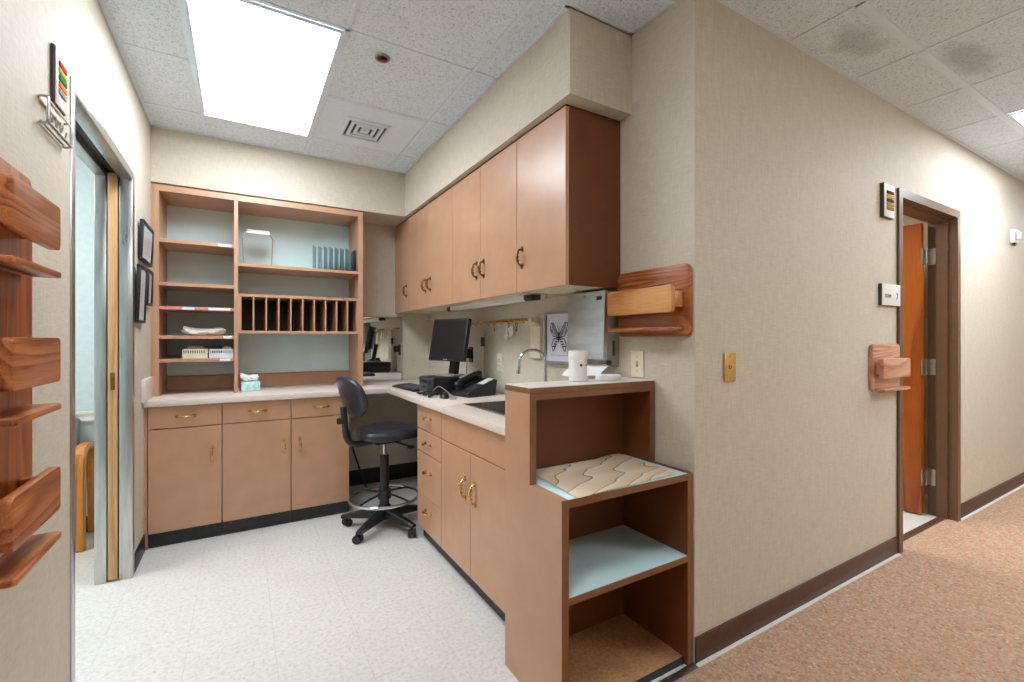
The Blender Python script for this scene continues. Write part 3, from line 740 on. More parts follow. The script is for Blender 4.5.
# ------------------------------------------------------------------ computer, keyboard, phone
t = thing('computer', 'low black desktop computer lying flat under the monitor', 'computer', (1.24, 2.93, CZ1 + 0.0005), radians(2))
G().box(-0.165, 0.19, -0.122, 0.122, 0.008, 0.112, 0.004).build('case', BLACK, t)
p = G().box(-0.178, -0.1655, -0.12, 0.12, 0.01, 0.110, 0.003).build('front_panel', CHARC, t)
g = G().box(-0.181, -0.1785, -0.015, 0.105, 0.074, 0.098, 0.0008)
for k in range(7): g.box(-0.1805, -0.1785, -0.1, -0.03, 0.03 + 0.009 * k, 0.034 + 0.009 * k)
g.cyl((-0.1785, 0.03, 0.045), (-0.182, 0.03, 0.045), 0.009, 14)
g.build('drive_bay', BLACK, p)
g = G()
for sx in (-0.14, 0.16):
    for sy in (-0.1, 0.1): g.cyl((sx, sy, 0), (sx, sy, 0.0085), 0.01, 10)
g.build('foot', BLACK, t)

t = thing('monitor', 'black flat-screen monitor tilted back on a stand on the computer', 'monitor', (1.245, 2.925, CZ1 + 0.1130), radians(20))
G().rrect('Z', 0, 0.012, -0.08, 0.08, -0.085, 0.085, 0.03, 0.003).build('base', SILVERGREY, t)
G().prism([(-0.035, -0.03), (0.035, -0.03), (0.03, 0.03), (-0.03, 0.03)], 'Z', 0.0, 0.19, M=Matrix.Translation((0.02, 0, 0.011)) @ Matrix.Rotation(radians(10), 4, 'Y') @ Matrix.Diagonal((0.6, 1, 1, 1))).build('stand', BLACK, t)
TM = Matrix.Translation((-0.01, 0, 0.245)) @ Matrix.Rotation(radians(11), 4, 'Y')
sc_ = G().box(-0.02, 0.012, -0.172, 0.172, -0.146, 0.146, 0.004).box(0.012, 0.035, -0.13, 0.13, -0.1, 0.1, 0.01).build('housing', BLACK, t, M=TM)
G().box(-0.0215, -0.0202, -0.158, 0.158, -0.128, 0.133).build('screen', SCREEN, t, M=TM, label='dark blank screen')
G().box(-0.0213, -0.0202, -0.02, 0.02, -0.141, -0.134).build('badge', SILVERGREY, t, M=TM)

t = thing('keyboard', 'black computer keyboard lying on the counter before the computer', 'keyboard', (1.085, 3.275, CZ1 + 0.0005), radians(-86))
G().prism([(-0.075, 0.0), (0.075, 0.0), (0.075, 0.022), (-0.075, 0.012)], 'X', -0.205, 0.205, 0.002).build('case', BLACK, t)
g = G()
for r in range(5):
    n = 14 if r else 7
    for k in range(n):
        wk = 0.39 / n; x = -0.195 + wk * k; y = -0.062 + 0.025 * r; z = 0.0135 + 0.0665 * (y + 0.075)
        g.box(x + 0.0015, x + wk - 0.0015, y, y + 0.021, z - 0.003, z + 0.005, 0.0015, 1)
g.build('keys', CHARC, t)

t = thing('desk_phone', 'black desk telephone with handset and white label strip on the counter', 'telephone', (1.305, 2.69, CZ1 + 0.0005), radians(12))
# local: +x towards the wall (rear, high), -x the front
G().prism([(-0.11, 0.0), (0.11, 0.0), (0.125, 0.098), (0.105, 0.104), (-0.105, 0.030), (-0.115, 0.02)], 'Y', -0.088, 0.085, 0.004).build('body', BLACK, t)
sl = math.atan2(0.074, 0.21)
SM = Matrix.Translation((0.0, 0, 0.0687)) @ Matrix.Rotation(-sl, 4, 'Y')
g = G()
for i in range(4):
    for j in range(3): g.box(-0.085 + 0.024 * i, -0.067 + 0.024 * i, -0.078 + 0.024 * j, -0.06 + 0.024 * j, -0.0005, 0.005, 0.0015, 1)
g.build('keypad', CHARC, t, M=SM)
G().box(0.015, 0.108, -0.08, -0.02, 0.0002, 0.004, 0.001).build('label_strip', WHITE, t, M=SM)
h = G().tube(spline([(-0.1, 0.045, 0.028), (-0.07, 0.045, 0.042), (0.0, 0.045, 0.05), (0.07, 0.045, 0.042), (0.1, 0.045, 0.028)], 5), [0.024] * 4 + [0.019] * 13 + [0.024] * 4, 12).cyl((-0.083, 0.045, 0.03), (-0.083, 0.045, 0.005), 0.026, 16).cyl((0.083, 0.045, 0.03), (0.083, 0.045, 0.005), 0.026, 16).build('handset', BLACK, t, M=SM)
G().box(-0.06, 0.05, 0.032, 0.058, 0.066, 0.0715, 0.002).build('handset_strip', SILVERGREY, h, M=SM)
pts = []
for k in range(161):
    u = k / 160; a = u * 2 * pi * 20
    c = bez([(-0.119, 0.06, 0.014), (-0.16, 0.09, 0.012), (-0.17, -0.03, 0.012), (-0.119, -0.05, 0.013)], 160)[k]
    pts.append(c + Vector((0.0, 0.0055 * cos(a), 0.0055 * sin(a))))
G().tube(pts, 0.0022, 6).build('coiled_cord', BLACK, t)

# mouse and loose cables
t = thing('mouse', 'small black computer mouse among cables before the phone', 'mouse', (1.085, 2.655, CZ1 + 0.0005), radians(70))
G().lathe([(0, 0), (0.03, 0.0), (0.033, 0.01), (0.026, 0.024), (0.012, 0.031), (0, 0.032)], M=Matrix.Diagonal((1.5, 0.95, 1, 1))).build('shell', BLACK, t)
G().cyl((0.02, -0.004, 0.028), (0.02, 0.004, 0.028), 0.008, 12).build('wheel', SILVERGREY, t)
o = G().tube(spline([(1.045, 2.80, 0.8865), (1.055, 2.765, 0.92), (1.085, 2.75, 0.945), (1.11, 2.73, 0.93), (1.125, 2.64, 0.9), (1.13, 2.57, 0.8865), (1.08, 2.55, 0.8865)], 8), 0.0026, 7).build('cable', SILVERGREY)
tag(o, 'pale grey cable looping on the counter in front of the computer', 'cable')
o = G().tube(spline([(1.015, 2.95, 0.890), (1.03, 2.87, 0.890), (1.005, 2.8, 0.892), (1.035, 2.74, 0.905), (1.0, 2.70, 0.891), (1.05, 2.70, 0.912), (1.02, 2.78, 0.915), (1.035, 2.85, 0.903), (0.995, 2.87, 0.891)], 8), 0.0065, 8).build('cable', BLACK)
tag(o, 'tangle of thick black cable on the counter edge by the keyboard', 'cable')
o = G().tube(spline([(0.70, 3.75, 0.82), (0.72, 3.74, 0.6), (0.76, 3.76, 0.4), (0.82, 3.8, 0.22), (0.88, 3.85, 0.05), (0.92, 3.86, 0.006)], 6), 0.007, 8).build('cable', BLACK)
tag(o, 'black power cord hanging down in the kneehole behind the drafting chair', 'cord')

# ------------------------------------------------------------------ fittings on the right wall
def plate(name, label, cat, y, z, wy, hz, kind, mat=IVORY):
    t = thing(name, label, cat, (XW, y, z))
    G().rrect('X', -0.006, -0.0003, -wy / 2, wy / 2, -hz / 2, hz / 2, 0.004, 0.001).build('cover_plate', mat, t)
    if kind == 'outlet':
        for s in (-1, 1):
            s_ = G().rrect('X', -0.008, -0.006, -0.017, 0.017, s * 0.02 - 0.014, s * 0.02 + 0.014, 0.008, 0.0005).build('socket', mat, t)
            G().box(-0.0086, -0.008, -0.008, -0.005, s * 0.02 - 0.005, s * 0.02 + 0.006).box(-0.0086, -0.008, 0.005, 0.008, s * 0.02 - 0.005, s * 0.02 + 0.006).build('slot', BLACK, s_)
    else:
        G().box(-0.018, -0.006, -0.005, 0.005, -0.003, 0.012, 0.001, M=Matrix.Rotation(radians(0), 4, 'Z')).build('toggle', mat, t)
        G().box(-0.0065, -0.006, -0.0055, 0.0055, -0.013, 0.013).build('slot', GREYPL, t)
    g = G()
    for zz_ in ((0.0,) if kind == 'outlet' else (-0.03, 0.03)): g.cyl((-0.0055, 0, zz_), (-0.0072, 0, zz_), 0.003, 10)
    g.build('screw', NICKEL, t)
    return t
plate('light_switch', 'ivory light switch on the wall above the stepped shelf unit', 'light switch', 1.451, 1.137, 0.072, 0.116, 'switch')
plate('power_outlet', 'ivory power outlet on the wall to the right of the telephone', 'outlet', 2.69, 1.09, 0.07, 0.116, 'outlet')
t = plate('power_outlet', 'dark wall outlet with a black plug-in adapter right of the monitor', 'outlet', 3.14, 1.13, 0.072, 0.116, 'outlet', BLACK)
t = thing('power_adapter', 'black plug-in power adapter in the dark outlet beside the monitor', 'adapter', (XW - 0.0085, 3.13, 1.14))
G().box(-0.05, -0.0005, -0.03, 0.03, -0.035, 0.035, 0.004).build('block', BLACK, t)
G().tube(spline([(-0.03, 0.0, -0.035), (-0.032, 0, -0.1), (-0.03, 0.02, -0.18), (-0.05, 0.03, -0.24)], 6), 0.003, 7).build('lead', BLACK, t)
# wall phone jack / intercom plate with cord below the picture frame
t = thing('wall_intercom', 'cream wall plate with a small chime box on top, left of the butterfly picture', 'wall unit', (XW, 2.24, 1.25))
G().rrect('X', -0.02, -0.0003, -0.05, 0.05, -0.115, 0.075, 0.006, 0.003).build('plate', IVORY, t)
G().box(-0.055, -0.02, -0.055, 0.06, 0.078, 0.094, 0.004).box(-0.06, -0.002, -0.02, 0.02, 0.076, 0.12, 0.008).build('chime_box', CARD, t)
G().cyl((-0.02, 0, -0.05), (-0.028, 0, -0.05), 0.012, 14).build('knob', WHITE, t)
# rail of hooks with keys
t = thing('hook_rail', 'thin brass rail of hooks on the wall above the outlets', 'hook rail', (XW, 2.68, 1.365))
G().box(-0.014, -0.0003, -0.38, 0.46, -0.009, 0.010, 0.002).build('rail', BRASS, t)
for k in range(9):
    y = -0.34 + 0.095 * k
    G().tube(spline([(-0.012, y, 0), (-0.03, y, -0.004), (-0.034, y, -0.016), (-0.024, y, -0.024), (-0.018, y, -0.018)], 5), 0.0028, 7).build('hook', BRASS, t)
def key_tag(y, label, tags):
    t = thing('key_tag', label, 'key tag', (XW - 0.026, y, 1.344))
    G().tube([(0.0, 0.014 * cos(2 * pi * k / 16), -0.008 + 0.014 * sin(2 * pi * k / 16)) for k in range(16)], 0.0018, 6, True).build('ring', BRASS, t)
    for (dy, l, wd, m, tilt) in tags:
        G().box(-0.002, 0.002, -wd / 2, wd / 2, -l, 0.0, 0.001, M=Matrix.Translation((0.002 * dy / 0.01, dy, -0.02)) @ Matrix.Rotation(tilt, 4, 'X')).build('tag', m, t)
key_tag(2.53, 'white and violet key tags hanging on the hook rail', [(0.016, 0.085, 0.04, WHITE, 0.45), (-0.002, 0.05, 0.03, VIOLET, 0.0), (-0.02, 0.062, 0.055, WHITE, -0.35)])
key_tag(2.435, 'small brass key hanging on the hook rail near its corridor end', [(0.0, 0.03, 0.014, BRASS, 0.0)])
key_tag(2.72, 'small brass key hanging on the hook rail above the outlet', [(0.0, 0.026, 0.014, BRASS, 0.1)])
t = thing('lanyard', 'long pale lanyard with a dark clip hanging from the hook rail beside the monitor', 'lanyard', (XW - 0.024, 2.91, 1.345))
G().tube(spline([(0, -0.004, 0), (0.003, -0.002, -0.05), (0.006, 0.0, -0.12), (0.006, 0.004, -0.35), (0.008, 0.006, -0.44)], 6), 0.0055, 7).build('strap', CARD, t)
G().box(-0.006, 0.012, -0.016, 0.016, -0.15, -0.085, 0.002).build('clip', DKEDGE, t)

# butterfly picture
t = thing('picture_frame', 'silver-grey framed butterfly print leaning on the wall behind the towel dispenser', 'picture', (XW, 2.0, 1.25))
Y0, Y1, Z0, Z1 = -0.11, 0.138, -0.135, 0.145
g = G()
g.box(-0.026, -0.001, Y0, Y1, Z1 - 0.012, Z1, 0.002).box(-0.026, -0.001, Y0, Y1, Z0, Z0 + 0.012, 0.002).box(-0.026, -0.001, Y0, Y0 + 0.012, Z0 + 0.012, Z1 - 0.012, 0.002).box(-0.026, -0.001, Y1 - 0.012, Y1, Z0 + 0.012, Z1 - 0.012, 0.002)
g.build('frame', SILVERGREY, t)
G().box(-0.012, -0.002, Y0 + 0.012, Y1 - 0.012, Z0 + 0.012, Z1 - 0.012).build('print', LAV, t)
g = G()
def band(s, cy, cz, a, b, h0, h1, t0, t1):
    # one dark cross band of a wing whose axis runs a > b, half width h0 > h1
    a, b = Vector(a), Vector(b); d = b - a; n_ = Vector((-d.y, d.x)).normalized(); q = []
    for (tt, e) in ((t0, -1), (t1, -1), (t1, 1), (t0, 1)):
        p = a + d * (tt + 0.10 * e) + n_ * (e * (h0 + (h1 - h0) * tt)); q.append((cy + s * p.x, cz + p.y))
    g.prism(q, 'X', -0.0132, -0.0121)
def stroke(s, cy, cz, pts, wd):
    for a, b in zip(pts, pts[1:]):
        d = Vector((b[0] - a[0], b[1] - a[1])); n_ = Vector((-d.y, d.x)).normalized() * wd / 2; d = d.normalized() * wd * 0.3
        q = [(a[0] - d.x - n_.x, a[1] - d.y - n_.y), (b[0] + d.x - n_.x, b[1] + d.y - n_.y), (b[0] + d.x + n_.x, b[1] + d.y + n_.y), (a[0] - d.x + n_.x, a[1] - d.y + n_.y)]
        g.prism([(cy + s * u, cz + v) for u, v in q], 'X', -0.0134, -0.0121)
for s_ in (-1, 1):
    for k in range(6): band(s_, 0.014, 0.012, (0.006, 0.0), (0.070, 0.052), 0.008, 0.023, 0.04 + 0.165 * k, 0.12 + 0.165 * k)
    stroke(s_, 0.014, 0.012, [(0.004, 0.01), (0.03, 0.046), (0.056, 0.074), (0.072, 0.072), (0.082, 0.036), (0.05, 0.0), (0.008, -0.006)], 0.0045)
    for k in range(4): band(s_, 0.014, 0.012, (0.010, -0.010), (0.05, -0.066), 0.006, 0.015, 0.05 + 0.24 * k, 0.17 + 0.24 * k)
    stroke(s_, 0.014, 0.012, [(0.006, -0.008), (0.05, -0.016), (0.066, -0.05), (0.054, -0.082), (0.04, -0.07), (0.03, -0.048)], 0.0045)
    stroke(s_, 0.014, 0.012, [(0.001, 0.03), (0.008, 0.045), (0.014, 0.058)], 0.0015)
g.prism([(0.014 + 0.0055 * cos(a), 0.008 + 0.032 * sin(a)) for a in [2 * pi * k / 14 for k in range(14)]], 'X', -0.0138, -0.0121)
g.build('butterfly', BLACK, t)
G().box(-0.0128, -0.0121, -0.08, 0.09, -0.093, -0.09).build('caption_line', GREYPL, t)

# paper towel dispenser
t = thing('towel_dispenser', 'steel-faced paper towel dispenser on the wall under the darkened cabinet end', 'towel dispenser', (XW, 1.695, 1.30))
w = (XW, 1.695, 1.30)
G().prism([(1.423, 1.150), (1.495, 1.120), (1.499, 1.13), (1.499, 1.468), (1.423, 1.462)], 'Y', 1.563, 1.826, 0.004).build('housing', GREYPL, t, wloc=w)
G().prism([(1.398, 1.16), (1.4225, 1.150), (1.4225, 1.466), (1.408, 1.466)], 'Y', 1.561, 1.828, 0.003).build('cover', STEELH, t, wloc=w, label='brushed steel cover')
G().box(1.4035, 1.41, 1.58, 1.612, 1.425, 1.441).build('window', BLACK, t, wloc=w)
G().cyl((1.41, 1.70, 1.447), (1.403, 1.70, 1.447), 0.008, 12).build('lock', NICKEL, t, wloc=w)
G().box(1.455, 1.468, 1.5595, 1.5635, 1.17, 1.24, 0.002).build('side_slot', DKEDGE, t, wloc=w)
G().cyl((1.43, 1.552, 1.139), (1.43, 1.5627, 1.139), 0.012, 14).build('knob', BLACK, t, wloc=w)
def towel(u, v):
    y = 1.575 + 0.235 * u
    x = 1.45 - 0.05 * sin(v * 1.6) - 0.03 * v + 0.006 * sin(3 * u + 2 * v); z = 1.128 - 0.05 * v - 0.02 * v * (u - 0.2) + 0.003 * sin(8 * u)
    return (x, y + 0.03 * v * (u - 0.5), z)
tag(G().grid(towel, 12, 10, 0.0012).build('paper_towel', PAPER), 'white paper towel hanging from the bottom of the steel dispenser', 'paper towel')

# things on top of the stepped unit
TZ = 1.0755
t = thing('canister', 'white cylindrical canister with a small emblem on top of the stepped shelf unit', 'canister', (1.185, 1.475, TZ))
G().lathe([(0, 0), (0.034, 0), (0.037, 0.004), (0.037, 0.084), (0.0365, 0.086), (0, 0.086)], seg=36).build('body', WHITE, t)
G().lathe([(0, 0.0865), (0.0385, 0.0865), (0.0395, 0.09), (0.0395, 0.119), (0.037, 0.123), (0, 0.123)], seg=36).build('lid', WHITE, t)
a0 = math.atan2(-1.475, -1.185) + 0.35
g = G()
for k in range(8):
    a = 2 * pi * k / 8
    g.cyl((-0.0, 0.0045 * cos(a), 0.0045 * sin(a)), (0.0012, 0.0045 * cos(a), 0.0045 * sin(a)), 0.0018, 8)
g.cyl((0, 0, 0), (0.0013, 0, 0), 0.003, 10).cyl((0, 0.022, -0.0), (0.0012, 0.022, 0), 0.003, 8)
g.build('emblem', CHARC, t, M=Matrix.Rotation(a0, 4, 'Z') @ Matrix.Translation((0.0368, 0, 0.066)))
t = thing('paper_roll', 'flat white roll lying on the stepped shelf unit right of the canister', 'roll', (1.335, 1.46, TZ))
G().lathe([(0.012, 0), (0.05, 0), (0.053, 0.004), (0.053, 0.016), (0.05, 0.02), (0.012, 0.02), (0.012, 0)], seg=36).build('roll', PAPER, t)

# ------------------------------------------------------------------ stepped shelf unit at the end of the counter
t = thing('shelf_unit', 'tan stepped open shelf unit against the wall corner at the end of the sink counter', 'shelf unit', (1.186, 1.34, 0))
w = (1.186, 1.34, 0)
prof = [(1.166, 0.0), (1.525, 0.0), (1.525, 1.052), (1.353, 1.052), (1.353, 0.734), (1.166, 0.734)]
def edge_band(g, x0, x1):
    g.box(x0, x1, 1.1625, 1.1665, 0.0, 0.734).box(x0, x1, 1.3495, 1.3535, 0.734, 1.052)
SU0, SU1 = 0.872, 1.492
G().prism(prof, 'X', SU0, SU0 + 0.026).build('side_panel', LAM, t, wloc=w)
G().prism(prof, 'X', SU1 - 0.026, SU1).build('side_panel', DKLAM, t, wloc=w)
g = G(); edge_band(g, SU0, SU0 + 0.026); edge_band(g, SU1 - 0.026, SU1)
g.box(SU0 + 0.026, SU1 - 0.026, 1.163, 1.1665, 0.397, 0.4195).box(SU0 + 0.026, SU1 - 0.026, 1.163, 1.1665, 0.708, 0.733)
g.box(SU0 + 0.026, SU1 - 0.026, 1.3495, 1.3535, 1.030, 1.052)
g.build('edge_banding', EDGE, t, wloc=w)
xa, xb = SU0 + 0.0265, SU1 - 0.0265
G().box(xa, xb, 1.505, 1.524, 0.012, 1.029).build('back_panel', DKLAM, t, wloc=w)
tp = G().box(SU0, SU1, 1.3495, 1.527, 1.0525, 1.0725, 0.0008, 1).build('top_panel', EDGE, t, wloc=w)
G().box(SU0 + 0.001, SU1 - 0.001, 1.3505, 1.526, 1.0727, 1.0747).build('top_laminate', PALETOP, tp, wloc=w, label='pale laminate top')
bb = G().box(xa, xb, 1.3536, 1.504, 1.030, 1.052).build('top_rail', DKLAM, t, wloc=w)
s1 = G().box(xa, xb, 1.167, 1.504, 0.708, 0.7315).build('shelf', DKLAM, t, wloc=w)
G().box(xa, xb, 1.165, 1.504, 0.732, 0.7345).build('shelf_liner', BLUELAM, s1, wloc=w, label='pale blue shelf surface')
s2 = G().box(xa, xb, 1.167, 1.504, 0.397, 0.4185).build('shelf', DKLAM, t, wloc=w)
G().box(xa, xb, 1.165, 1.504, 0.419, 0.4215).build('shelf_liner', BLUELAM, s2, wloc=w, label='pale blue shelf surface')
G().box(xa, xb, 1.185, 1.504, 0.012, 0.026).build('bottom_board', mat_particle_board(), t, wloc=w, label='bare speckled brown bottom board')
G().box(xa, xb, 1.180, 1.1845, 0.0, 0.026).build('bottom_gap', BLACKBASE, t, wloc=w)
def sheet(u, v):
    x = 0.94 + 0.49 * u + 0.02 * (v - 0.5); y = 1.165 + 0.325 * v + 0.02 * (u - 0.5) - 0.03 * (1 - u) * v
    z = 0.7375 + 0.0025 * sin(6 * u + 3 * v) ** 2 + 0.006 * max(0, v - 0.8) * 5 * (0.4 + 0.6 * sin(9 * u) ** 2)
    return (x, y, z)
o = G().grid(sheet, 30, 16, 0.0012).build('paper_sheet', mat_paper_grain())
tag(o, 'cream sheet printed with dark wavy lines lying on the upper shelf of the stepped unit', 'paper')

# ------------------------------------------------------------------ oak chart racks
def rack(name, label, loc, rz, W, Hb, pockets, mats, ledge_w=None, slab_h=0.105, out=0.095, zt=0):
    """local: wall at y=0, rack stands out to -y, x along the wall, z up"""
    t = thing(name, label, 'chart rack', loc, rz, 'oak chart racks')
    mb, ms, ml = mats
    bd = G().rrect('Y', -0.02, -0.0008, -W / 2, W / 2, 0, Hb, 0.03, 0.005).build('back_board', mb, t)
    for (z0, dx, sw) in pockets:
        G().rrect('Y', -out, -out + 0.022, dx - sw / 2, dx + sw / 2, z0, z0 + slab_h, 0.013, 0.003).build('front_slab', ms, t)
        for s in (-1, 1):
            G().box(dx + s * (sw / 2 - 0.018) - 0.012, dx + s * (sw / 2 - 0.018) + 0.012, -out + 0.0222, -0.0202, z0 + 0.022, z0 + slab_h - 0.02, 0.003).build('spacer', ms, t)
        lw = sw * 0.97
        zl = z0 - 0.055
        g = G()
        g.rrect('Z', zl - 0.016, zl, dx - lw / 2, dx + lw / 2, -out - 0.004, -0.0202, 0.01, 0.004)
        o = g.build('ledge', ml, t)
        for k in (-1, 0, 1): G().box(dx + k * lw * 0.28 - 0.03, dx + k * lw * 0.28 + 0.03, -out + 0.03, -out + 0.045, zl - 0.0168, zl - 0.0155).build('drain_slot', BLACK, o)
    return t
rack('chart_rack', 'tall stained oak chart rack with three pockets on the left wall', (XL, 1.464, 0.79), radians(90), 0.428, 0.872,
     [(0.682, 0.004, 0.292), (0.347, 0.004, 0.292), (0.018, 0.004, 0.292)], (OAKREDZ, OAKREDX, OAKREDX), slab_h=0.112, out=0.09)
rack('chart_rack', 'single-pocket golden oak chart rack on the wall above the light switch', (XW, 1.361, 1.256), radians(-90), 0.392, 0.285,
     [(0.092, 0.0, 0.352)], (OAKREDX, mat_wood('golden_oak_slab', (176, 108, 52), (210, 146, 84), (228, 172, 112), 'X', 1.0, 0.32, 8), OAKREDX), slab_h=0.104, out=0.1)
rack('chart_rack', 'small reddish oak chart rack on the corridor wall beside the open door', (3.105, YC, 0.96), 0, 0.345, 0.26,
     [(0.072, 0.02, 0.345)], (OAKPINK, OAKPINK, OAKPINK), slab_h=0.108, out=0.062)

# ------------------------------------------------------------------ signal flags, sign, wire holder, frames, switch key
def flags(label, loc, rz, W, Hh, cols, th=0.014):
    t = thing('status_flags', label, 'signal flags', loc, rz, 'room status flags')
    G().box(-W / 2, W / 2, -th + 0.004, -0.0005, 0, Hh, 0.002).build('channel', DKEDGE, t)
    G().box(-W / 2 + 0.003, W / 2 - 0.002, -th, -th + 0.0038, 0.003, Hh - 0.003, 0.001).build('face', WHITE, t)
    n = len(cols)
    for k, c in enumerate(cols):
        z = Hh * 0.74 - k * Hh * 0.118
        G().box(-W * 0.3, W * 0.36, -th - 0.004, -th - 0.0005, z - Hh * 0.044, z + Hh * 0.05, 0.0012).build('flag', FLAG[c], t, label=c.replace('dk', 'dark ') + ' flag')
flags('strip of coloured status flags on the left wall above the wire holder', (XL, 1.93, 1.953), radians(90), 0.1, 0.178, ['red', 'lime', 'green', 'orange', 'grey'])
flags('strip of small status flags on the corridor wall beside the open door', (3.135, YC, 1.927), 0, 0.13, 0.19, ['maroon', 'yellow', 'dkgreen', 'amber', 'ochre'], 0.022)

t = thing('room_sign', 'square white room number sign on the corridor wall beside the open door', 'sign', (3.165, YC, 1.495))
G().box(-0.115, 0.115, -0.016, -0.0005, -0.061, 0.061, 0.002).build('backing', DKEDGE, t)
G().box(-0.113, 0.116, -0.02, -0.0165, -0.059, 0.0615, 0.001).build('face', WHITE, t)
RM = Matrix.Rotation(pi / 2, 4, 'X')
text_mesh('EXAM', 0.03, CHARC, 'lettering', t, Matrix.Translation((-0.045, -0.0206, -0.008)) @ RM)
text_mesh('7', 0.052, CHARC, 'numeral', t, Matrix.Translation((0.073, -0.0206, -0.008)) @ RM)

t = thing('wire_holder', 'bent metal wire file holder on the left wall beside the steel door frame', 'wire holder', (XL, 1.885, 1.86))
for y in (-0.1, 0.1):
    G().tube(spline([(0.002, y, 0.07), (0.018, y, 0.072), (0.022, y, 0.062), (0.022, y, 0.03), (0.021, y, 0.004), (0.012, y, -0.004), (0.002, y, -0.002)], 5), 0.0035, 8).build('bracket', NICKEL, t)
G().tube([(0.022, -0.1, 0.0), (0.022, 0.1, 0.0)], 0.0042, 8).tube([(0.006, -0.1, 0.0), (0.006, 0.1, 0.0)], 0.003, 8).build('lower_rail', NICKEL, t)
G().box(0.002, 0.006, -0.1, 0.105, 0.058, 0.074, 0.001).tube([(0.02, -0.1, 0.066), (0.02, 0.1, 0.066)], 0.003, 8).build('upper_rail', IVORY, t)
for k in range(4):
    y = -0.06 + 0.04 * k
    G().tube(spline([(0.006, y, 0.06), (0.008, y, 0.02), (0.012, y, 0.008), (0.017, y, 0.012), (0.021, y, 0.03)], 5), 0.0022, 7).build('wire', NICKEL, t)

def doc_frame(label, y0, y1, z0, z1, lean):
    t = thing('picture_frame', label, 'picture', (XL, (y0 + y1) / 2, z0), 0, 'framed certificates')
    a, b, hgt = -(y1 - y0) / 2, (y1 - y0) / 2, z1 - z0
    M = Matrix.Translation((0.0015, 0, 0)) @ Matrix.Rotation(lean, 4, 'Y')
    f = 0.014
    G().box(0, 0.02, a, b, 0, f, 0.002).box(0, 0.02, a, b, hgt - f, hgt, 0.002).box(0, 0.02, a, a + f, f, hgt - f, 0.002).box(0, 0.02, b - f, b, f, hgt - f, 0.002).build('frame', BLACK, t, M=M)
    G().box(0.004, 0.012, a + f, b - f, f, hgt - f).build('certificate', GLASSY, t, M=M)
    g = G(); rnd = random.Random(int(y0 * 1000))
    for k in range(9):
        zz_ = hgt * (0.82 - 0.075 * k); ww = (b - a) * (0.16 + 0.16 * rnd.random())
        g.box(0.0121, 0.0126, -ww, ww, zz_ - 0.003, zz_ + 0.003)
    g.build('print', GREYPL, t, M=M)
doc_frame('upper black-framed certificate on the left wall beside the tall shelving', 3.225, 3.57, 1.69, 1.912, radians(2.5))
doc_frame('lower left black-framed certificate on the left wall, nearest the steel door frame', 3.125, 3.335, 1.338, 1.648, radians(2))
doc_frame('lower right black-framed certificate on the left wall, nearest the tall shelving', 3.42, 3.58, 1.45, 1.66, radians(1.5))

t = thing('key_switch', 'small brass key switch plate on the corridor wall near the corner', 'switch', (1.712, YC, 1.132))
G().rrect('Y', -0.008, -0.0005, -0.036, 0.036, -0.058, 0.058, 0.004, 0.002).build('cover_plate', BRASS, t)
G().cyl((0, -0.008, 0.0), (0, -0.0125, 0.0), 0.009, 16).build('key_barrel', BRASS, t); G().box(-0.0015, 0.0015, -0.0132, -0.0125, -0.006, 0.006).build('keyhole', BLACK, t)
G().cyl((0, -0.008, 0.045), (0, -0.0095, 0.045), 0.0035, 10).cyl((0, -0.008, -0.045), (0, -0.0095, -0.045), 0.0035, 10).build('screw', BRASS, t)

t = thing('fire_alarm_strobe', 'small white fire alarm strobe high on the far corridor wall', 'alarm', (5.48, YC, 2.085))
G().box(-0.06, 0.06, -0.03, -0.0005, -0.05, 0.06, 0.005).build('housing', WHITE, t)
G().box(-0.035, 0.035, -0.05, -0.0305, -0.025, 0.04, 0.008).build('lens', WHITE, t)
G().cyl((-0.045, -0.02, -0.062), (-0.015, -0.02, -0.062), 0.012, 12).cyl((-0.03, -0.015, -0.05), (-0.03, -0.015, -0.056), 0.006, 10).build('sounder', BLACK, t)
G().box(-0.045, -0.036, -0.032, -0.0302, -0.03, 0.04).build('lettering_band', FLAG['red'], t)

# ------------------------------------------------------------------ drafting chair
t = thing('drafting_chair', 'black drafting chair with chrome foot ring pulled up to the counter corner', 'chair', (0.825, 3.06, 0), radians(10))
